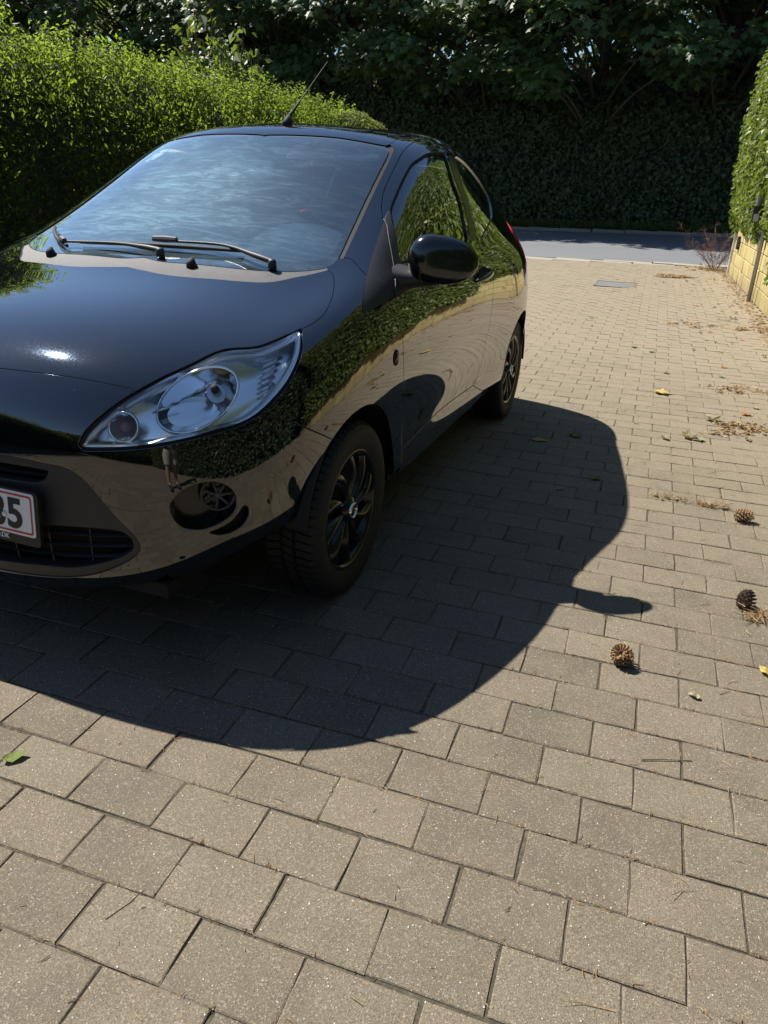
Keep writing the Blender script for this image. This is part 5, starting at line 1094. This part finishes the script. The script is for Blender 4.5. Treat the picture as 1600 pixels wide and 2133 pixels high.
def fallen_leaf(x, y, size, mat, label, cat='leaf', group=None, curl=.35, rot=None, stalk=True, sh=None, lift=.004):
    r = rng; a = r.uniform(0, 6.28) if rot is None else rot
    m = MAPLE if sh is None else sh
    ring = np.concatenate([m]); ring = (ring-[.4, 0]); V, F = [(0, 0, 0)], []
    inner = ring*.5; pts = np.concatenate([inner, ring]); k = len(ring); c1, c2, c3 = r.uniform(.4, 1.2)*curl, r.uniform(-.6, .6)*curl, r.uniform(-.4, .8)*curl
    for q in pts: V.append((q[0]*size, q[1]*size, size*(c1*q[1]**2+c2*q[0]*q[1]+c3*q[0]**2*.9+.06*curl*math.sin(q[0]*9+q[1]*7))))
    for i in range(k): j = (i+1) % k; F += [(0, 1+i, 1+j), (1+i, 1+k+i, 1+k+j), (1+i, 1+k+j, 1+j)]
    V = np.array(V); V[:, 2] -= V[:, 2].min(); o = mesh_obj('fallen_leaf', V, F, M[mat], None)
    o.location = (x, y, float(gz(x, y))+lift); o.rotation_euler = (0, 0, a); tag(o, label, cat, group)
    if stalk:
        s = MB(); b = Vector(V[1+k]); s.tube([b, b+Vector((-.25*size, .03*size, .02*size)), b+Vector((-.62*size, .10*size, .05*size))], [size*.012, size*.009, size*.008], 5); s.build('stalk', M['dryleaf'], o)
    return o
OVAL = np.array([(0, 0), (.12, .16), (.35, .27), (.65, .24), (.88, .10), (1, 0), (.88, -.10), (.65, -.24), (.35, -.27), (.12, -.16)])
fallen_leaf(1.21, 4.74, .135, 'yellowleaf', 'large yellow maple leaf on the paving right of the rear wheel', rot=.2, curl=.7)
fallen_leaf(-.19, .335, .055, 'greenleaf', 'curled green leaf at the left edge in front of the car shadow', rot=.9, sh=OVAL, curl=.9)
fallen_leaf(.57, 3.29, .10, 'yellowleaf', 'dull yellow leaf inside the car shadow near the rear wheel', rot=.1, sh=OVAL, curl=.5)
fallen_leaf(.75, 3.47, .10, 'greenleaf', 'dark leaf near the rear rim of the car shadow', rot=2.2, curl=.6)
fallen_leaf(.91, 2.81, .07, 'greenleaf', 'small green leaf inside the car shadow near its right rim', rot=1.2, curl=.6)
fallen_leaf(.77, 2.60, .04, 'dryleaf', 'tiny dark leaf in the middle of the car shadow', rot=4., curl=.9)
fallen_leaf(1.71, 4.41, .075, 'orangeleaf', 'orange brown leaf beside the largest heap of litter', rot=.6, curl=.8)
fallen_leaf(1.36, 3.72, .11, 'dryleaf', 'pale silvery curled leaf in front of the largest heap of litter', rot=.5, curl=1.2)
fallen_leaf(1.50, 4.17, .12, 'dryleaf', 'crumpled grey green leaf at the left of the largest heap of litter', rot=1.9, curl=1.5)
fallen_leaf(1.50, 1.37, .05, 'yellowleaf', 'yellowish curled leaf at the right edge behind the nearest pine cone', rot=2.4, curl=1.4, sh=OVAL, stalk=False)
fallen_leaf(1.30, 1.18, .035, 'dryleaf', 'small twisted dry leaf between the nearest pine cone and the right edge', rot=2.6, curl=1.6, sh=OVAL, stalk=False)
fallen_leaf(1.215, 2.66, .03, 'greenleaf', 'tiny green leaf lying on the needle strip', rot=2.6, curl=1.2, sh=OVAL, stalk=False)
for k in range(120):                            # small dry leaves strewn towards the wall
    y = rng.uniform(3.3, 13.8); x = 2.25-abs(rng.normal(0, .62))*(1+.0*y)
    if x < .35 or (y < 5 and x < 1.05): continue
    ci = int(rng.integers(7)); mt_, cn = [('dryleaf', 'pale dry'), ('dryleaf', 'pale dry'), ('dryleaf', 'pale dry'), ('dryleaf', 'pale dry'), ('orangeleaf', 'orange brown'), ('greenleaf', 'dull green'), ('greenleaf', 'dull green')][ci]
    zn = 'by the gully grate and drain cover' if y > 11 else 'at the foot of the yellow wall' if x > 1.75 else 'between the drain cover and the large yellow leaf' if y > 5.2 else 'around the heap of litter'
    fallen_leaf(x, y, rng.uniform(.03, .075), mt_, 'small curled %s leaf %s' % (cn, zn), 'leaf', 'small %s leaves %s' % (cn, zn), curl=rng.uniform(.6, 1.7), stalk=False, sh=OVAL if rng.random() < .5 else None)
def needle_pile(name, label, pts, L=.05, lay=.012, w=.0011, mat='needle'):
    """pts: (x, y) centres of needles"""
    n = len(pts); P = np.stack([pts[:, 0], pts[:, 1], gz(pts[:, 0], pts[:, 1])+.002+np.abs(rng.normal(0, lay, n))], 1); a = rng.uniform(0, 6.28, n); T = np.stack([np.cos(a), np.sin(a), rng.normal(0, .12, n)], 1); LL = (L*np.exp(rng.normal(0, .45, n)))[:, None]; B = np.stack([-np.sin(a), np.cos(a), np.zeros(n)], 1)*w; U = np.array([[0, 0, w]])
    bend = B/w*rng.normal(0, .12, n)[:, None]*LL
    V = np.stack([P-T*LL/2+B, P-T*LL/2-B, P-T*LL/2+U*1.4, P+bend+B, P+bend-B, P+bend+U*1.4, P+T*LL/2], 1); F = np.array([(0, 3, 5), (0, 5, 2), (1, 2, 5), (1, 5, 4), (3, 6, 5), (5, 6, 4), (0, 1, 4), (0, 4, 3), (3, 4, 6)])
    V[..., 2] = np.maximum(V[..., 2], gz(V[..., 0], V[..., 1])+.0006)
    o = link(bpy.data.objects.new(name, fast_mesh(name, V.reshape(-1, 3), (F[None]+np.arange(n)[:, None, None]*7).reshape(-1, 3), [M[mat]]))); return tag(o, label, 'litter', kind='stuff')
def scatter(cx, cy, sx, sy, n, k):
    c = np.stack([cx+rng.normal(0, sx, k), cy+rng.normal(0, sy, k)], 1); i = rng.integers(0, k, n); s = rng.exponential(1., (n, 1)); return c[i]+rng.normal(0, 1, (n, 2))*s*np.array([[sx*.22, sy*.4]])
f = rng.uniform(0, 1, 14)**.8; cc = np.stack([1.13+f*.36, 2.70-.035*f+rng.normal(0, .006, 14)], 1); i_ = rng.integers(0, 14, 300)
needle_pile('needle_litter', 'strip of brown pine needles beyond the mirror shadow', cc[i_]+rng.normal(0, 1, (300, 2))*rng.exponential(.7, (300, 1))*[[.024, .011]], .022)
needle_pile('needle_litter', 'tuft of straw coloured needles under the dark upright pine cone', scatter(1.52, 1.70, .05, .025, 120, 7), .055)
needle_pile('leaf_litter', 'heap of brown needles and leaf scraps near the wall', np.concatenate([scatter(1.66, 4.10, .09, .045, 230, 9), scatter(1.60, 3.93, .07, .03, 90, 6), scatter(1.75, 5.05, .13, .05, 150, 9)]), .026, .012, .0030)
needle_pile('gully_litter', 'brown leaf scraps filling the gully grate', np.stack([rng.uniform(1.12, 1.66, 500), rng.uniform(13.4, 13.72, 500)], 1), .06, .01, .006)
needle_pile('wall_litter', 'dry scraps gathered along the foot of the yellow wall', np.concatenate([np.stack([2.28-np.abs(rng.normal(0, .09, 420)), rng.uniform(7., 15.9, 420)], 1), scatter(2.05, 15.6, .2, .3, 420, 20), scatter(1.9, 7.9, .22, .10, 130, 9)]), .05, .012, .005)
sx = rng.uniform(-.4, 2.2, 420); sy = rng.uniform(.0, 7., 420)**1.0; kk = (sx > 1.15-.1*sy) | (rng.random(420) < .22)
needle_pile('scattered_needles', 'single pine needles scattered over the paving', np.stack([sx[kk], sy[kk]], 1), .06, .001, .0008)
jx = np.round(rng.uniform(-.6, 2.2, 4200)/.105)*.105; jy = rng.uniform(-.1, 5.5, 4200); horiz = rng.random(4200) < .75; jy = np.where(horiz, np.round(jy/.14)*.14, jy); jx = np.where(horiz, rng.uniform(-.6, 2.2, 4200), jx)
needle_pile('joint_debris', 'bits of needle and grit caught in the paving joints', np.stack([jx+rng.normal(0, .0012, 4200), jy+rng.normal(0, .0012, 4200)], 1), .014, .0008, .0008)
tw = MB(); tw.tube([(1.17, .87, .003), (1.22, .889, .004), (1.285, .912, .003)], [.0016, .0014, .001], 5); tag(tw.build('twig', M['twig'], None), 'thin straight brown twig on the near paving at right', 'twig')
def pine_cone(x, y, R, H, mat, label, rot, up=0.):
    o = empty('pine_cone', (x, y, float(gz(x, y)))); tag(o, label, 'pine cone'); Rm_ = Euler(rot).to_matrix()
    core = MB(); core.lathe([(R*.15, -H*.5), (R*.42, -H*.3), (R*.40, 0), (R*.25, H*.35), (R*.05, H*.5)], 14, 'z'); sc = MB(); N = 74
    for i in range(N):
        f = i/(N-1); zc = -H*.45+f*H*.9; a = i*2.39996; prof = math.sin(math.pi*min(.98, .12+f*.80))**.55; r1 = R*(.35+.65*prof)*(1.04-.32*f); tilt = .25+f*.9; wd = R*.34*(1-.35*f); d = Vector((math.cos(a), math.sin(a), 0)); t = Vector((-math.sin(a), math.cos(a), 0)); u = Vector((0, 0, 1))
        b = u*zc+d*R*.2; e = u*(zc+math.sin(tilt)*r1*.5)+d*r1; th = R*.07; m = (b+e)/2
        V = [b-t*wd*.25, b+t*wd*.25, e*.92+b*.08+t*wd*.5, e+u*th*.2, e*.92+b*.08-t*wd*.5, m+u*th*1.4, e*.97+u*th*1.6, m-u*th]
        sc.add(V, [(0, 5, 1), (1, 5, 2), (2, 5, 6), (2, 6, 3), (3, 6, 4), (4, 6, 5), (4, 5, 0), (0, 1, 7), (1, 2, 7), (2, 3, 7), (3, 4, 7), (4, 0, 7)])
    zs_ = []
    for b in (core, sc):
        b.v = [tuple(Rm_@Vector(v)) for v in b.v]; zs_ += [v[2] for v in b.v]
    dz = -sorted(zs_)[int(len(zs_)*.02)]
    for b, nm, mm in ((core, 'core', 'conedark'), (sc, 'scales', mat)):
        b.v = [(v[0], v[1], v[2]+dz) for v in b.v]; q = b.build(nm, M[mm], o)
        if nm == 'scales': q['kind'] = 'stuff'
pine_cone(1.103, 1.272, .036, .062, 'cone', 'light tan open pine cone nearest to the camera', (math.radians(38), math.radians(-20), 0))
pine_cone(1.475, 1.765, .034, .066, 'conedark', 'dark brown pine cone standing on a tuft of needles', (math.radians(-62), math.radians(25), 0))
pine_cone(1.535, 2.555, .032, .075, 'cone', 'brown pine cone lying on its side, farthest of the three', (math.radians(15), math.radians(82), .3))
# ---------------------------------------------------------------- the photographer, mirrored in the bumper
def skin_mesh(name, verts, edges, radii, mat, parent, root=0, levels=2):
    me = bpy.data.meshes.new(name); me.from_pydata(verts, edges, []); me.update()
    o = bpy.data.objects.new(name, me); COL.objects.link(o); o.modifiers.new('s', 'SKIN'); sub = o.modifiers.new('d', 'SUBSURF'); sub.levels = levels; sub.render_levels = levels
    if not me.skin_vertices: bpy.context.view_layer.update()
    for i, r in enumerate(radii):
        v = me.skin_vertices[0].data[i]; v.radius = (r, r) if not hasattr(r, '__len__') else r; v.use_root = (i == root)
    bpy.context.view_layer.update(); new = bpy.data.meshes.new_from_object(o.evaluated_get(bpy.context.evaluated_depsgraph_get())); bpy.data.objects.remove(o)
    new.name = name; new.materials.clear(); new.materials.append(mat); new.polygons.foreach_set('use_smooth', [True]*len(new.polygons))
    return link(bpy.data.objects.new(name, new), parent)
def person(x, y):
    skin = simple('skin', (.48, .29, .21), .55, var=.08, scale=30); shirt = simple('grey_shirt', (.10, .11, .13), .9, var=.15, scale=60); shorts = simple('pale_shorts', (.48, .45, .41), .9, var=.1, scale=50); shoe = simple('dark_shoe', (.03, .03, .035), .6); hair = simple('brown_hair', (.05, .03, .02), .7)
    p = empty('person', (x, y, 0)); tag(p, 'person in pale shorts photographing the car, mirrored in the bumper', 'person')
    V = [(0, 0, .95), (0, .01, 1.10), (0, .0, 1.30), (0, -.01, 1.44), (0, 0, 1.53), (0, .02, 1.60), (0, .03, 1.70), (0, .02, 1.77)]; R = [(.15, .11), (.14, .10), (.165, .105), (.15, .085), .055, (.065, .075), (.075, .095), (.05, .06)]; E = [(i, i+1) for i in range(7)]
    for s in (-1, 1):
        b = len(V); V += [(s*.10, 0, .86), (s*.115, .01, .52), (s*.12, -.02, .30), (s*.125, -.02, .09), (s*.13, .06, .045), (s*.14, .14, .03)]; R += [(.095, .10), (.062, .065), (.056, .062), .038, (.042, .036), (.036, .024)]; E += [(0, b)]+[(b+i, b+i+1) for i in range(5)]
        b = len(V); V += [(s*.19, -.01, 1.41), (s*.25, .02, 1.20), (s*.20, .17, 1.12), (s*.085, .30, 1.205)]; R += [.062, .048, .038, .028]; E += [(3, b)]+[(b+i, b+i+1) for i in range(3)]
    body = skin_mesh('body', V, E, R, skin, p)
    def shell(name, zlo, zhi, grow, mat, test=lambda c: True):
        me = body.data; n = len(me.vertices); co = np.zeros(n*3, np.float32); no = np.zeros(n*3, np.float32); me.vertices.foreach_get('co', co); me.vertices.foreach_get('normal', no); co = co.reshape(-1, 3); no = no.reshape(-1, 3)
        F = [tuple(q.vertices) for q in me.polygons if zlo < co[list(q.vertices), 2].mean() < zhi and test(co[list(q.vertices)].mean(0))]; used = sorted({i for f in F for i in f}); mp = {i: k for k, i in enumerate(used)}
        return mesh_obj(name, co[used]+no[used]*grow, [tuple(mp[i] for i in f) for f in F], mat, p, smooth=True)
    shell('shirt', .93, 1.49, .014, shirt, lambda c: not (c[1] > .12)); shell('shorts', .55, .98, .028, shorts); shell('shoe', -.1, .085, .008, shoe, lambda c: c[0] > 0); shell('shoe', -.1, .085, .008, shoe, lambda c: c[0] < 0)
    shell('hair', 1.70, 1.9, .012, hair, lambda c: c[1] < .09)
    for s in (-1, 1):                            # hands gripping the phone edges
        for k in range(4): skin_mesh('finger', [(s*.085, .30, 1.205), (s*.075, .325, 1.225-.018*k), (s*.060, .345, 1.232-.018*k), (s*.042, .338, 1.232-.018*k)], [(0, 1), (1, 2), (2, 3)], [.012, .0095, .0085, .007], skin, p, levels=1)
        skin_mesh('thumb', [(s*.085, .30, 1.205), (s*.070, .300, 1.235), (s*.045, .310, 1.245)], [(0, 1), (1, 2)], [.013, .010, .008], skin, p, levels=1)
    for s in (-1, 1): er = MB(); er.tube([(s*.072, .02, 1.665), (s*.088, .012, 1.69), (s*.080, .02, 1.715)], [.008, .011, .008], 6); er.build('ear', skin, p, smooth=True)
    no_ = MB(); no_.tube([(0, .108, 1.70), (0, .130, 1.675), (0, .112, 1.668)], [.008, .012, .008], 8); no_.build('nose', skin, p, smooth=True)
    bm = bmesh.new(); bm.from_mesh(body.data)          # one continuous body: hands, nose and ears joined in
    for q in [c for c in p.children if c.name.split('.')[0] in ('finger', 'thumb', 'ear', 'nose')]: bm.from_mesh(q.data); bpy.data.objects.remove(q)
    bm.to_mesh(body.data); bm.free()
    ph = MB(); ph.box((0, .328, 1.21), (.072, .008, .148)); pho = ph.build('phone', simple('dark_phone', (.02, .02, .022), .2), None, bevel=.003); pho.location = (x, y, 0); tag(pho, 'dark phone held in both hands by the photographer', 'phone')
    ey = MB()
    for s in (-1, 1): ey.tube([(s*.03, .105, 1.705), (s*.03, .118, 1.705)], [.010, .006], 8)
    ey.build('eyes', hair, p)
    mo = MB(); mo.tube([(-.022, .104, 1.642), (0, .112, 1.64), (.022, .104, 1.642)], [.003, .006, .003], 6); mo.build('mouth', simple('lips', (.35, .14, .12), .5), p, smooth=True)
person(1.001, -1.03)
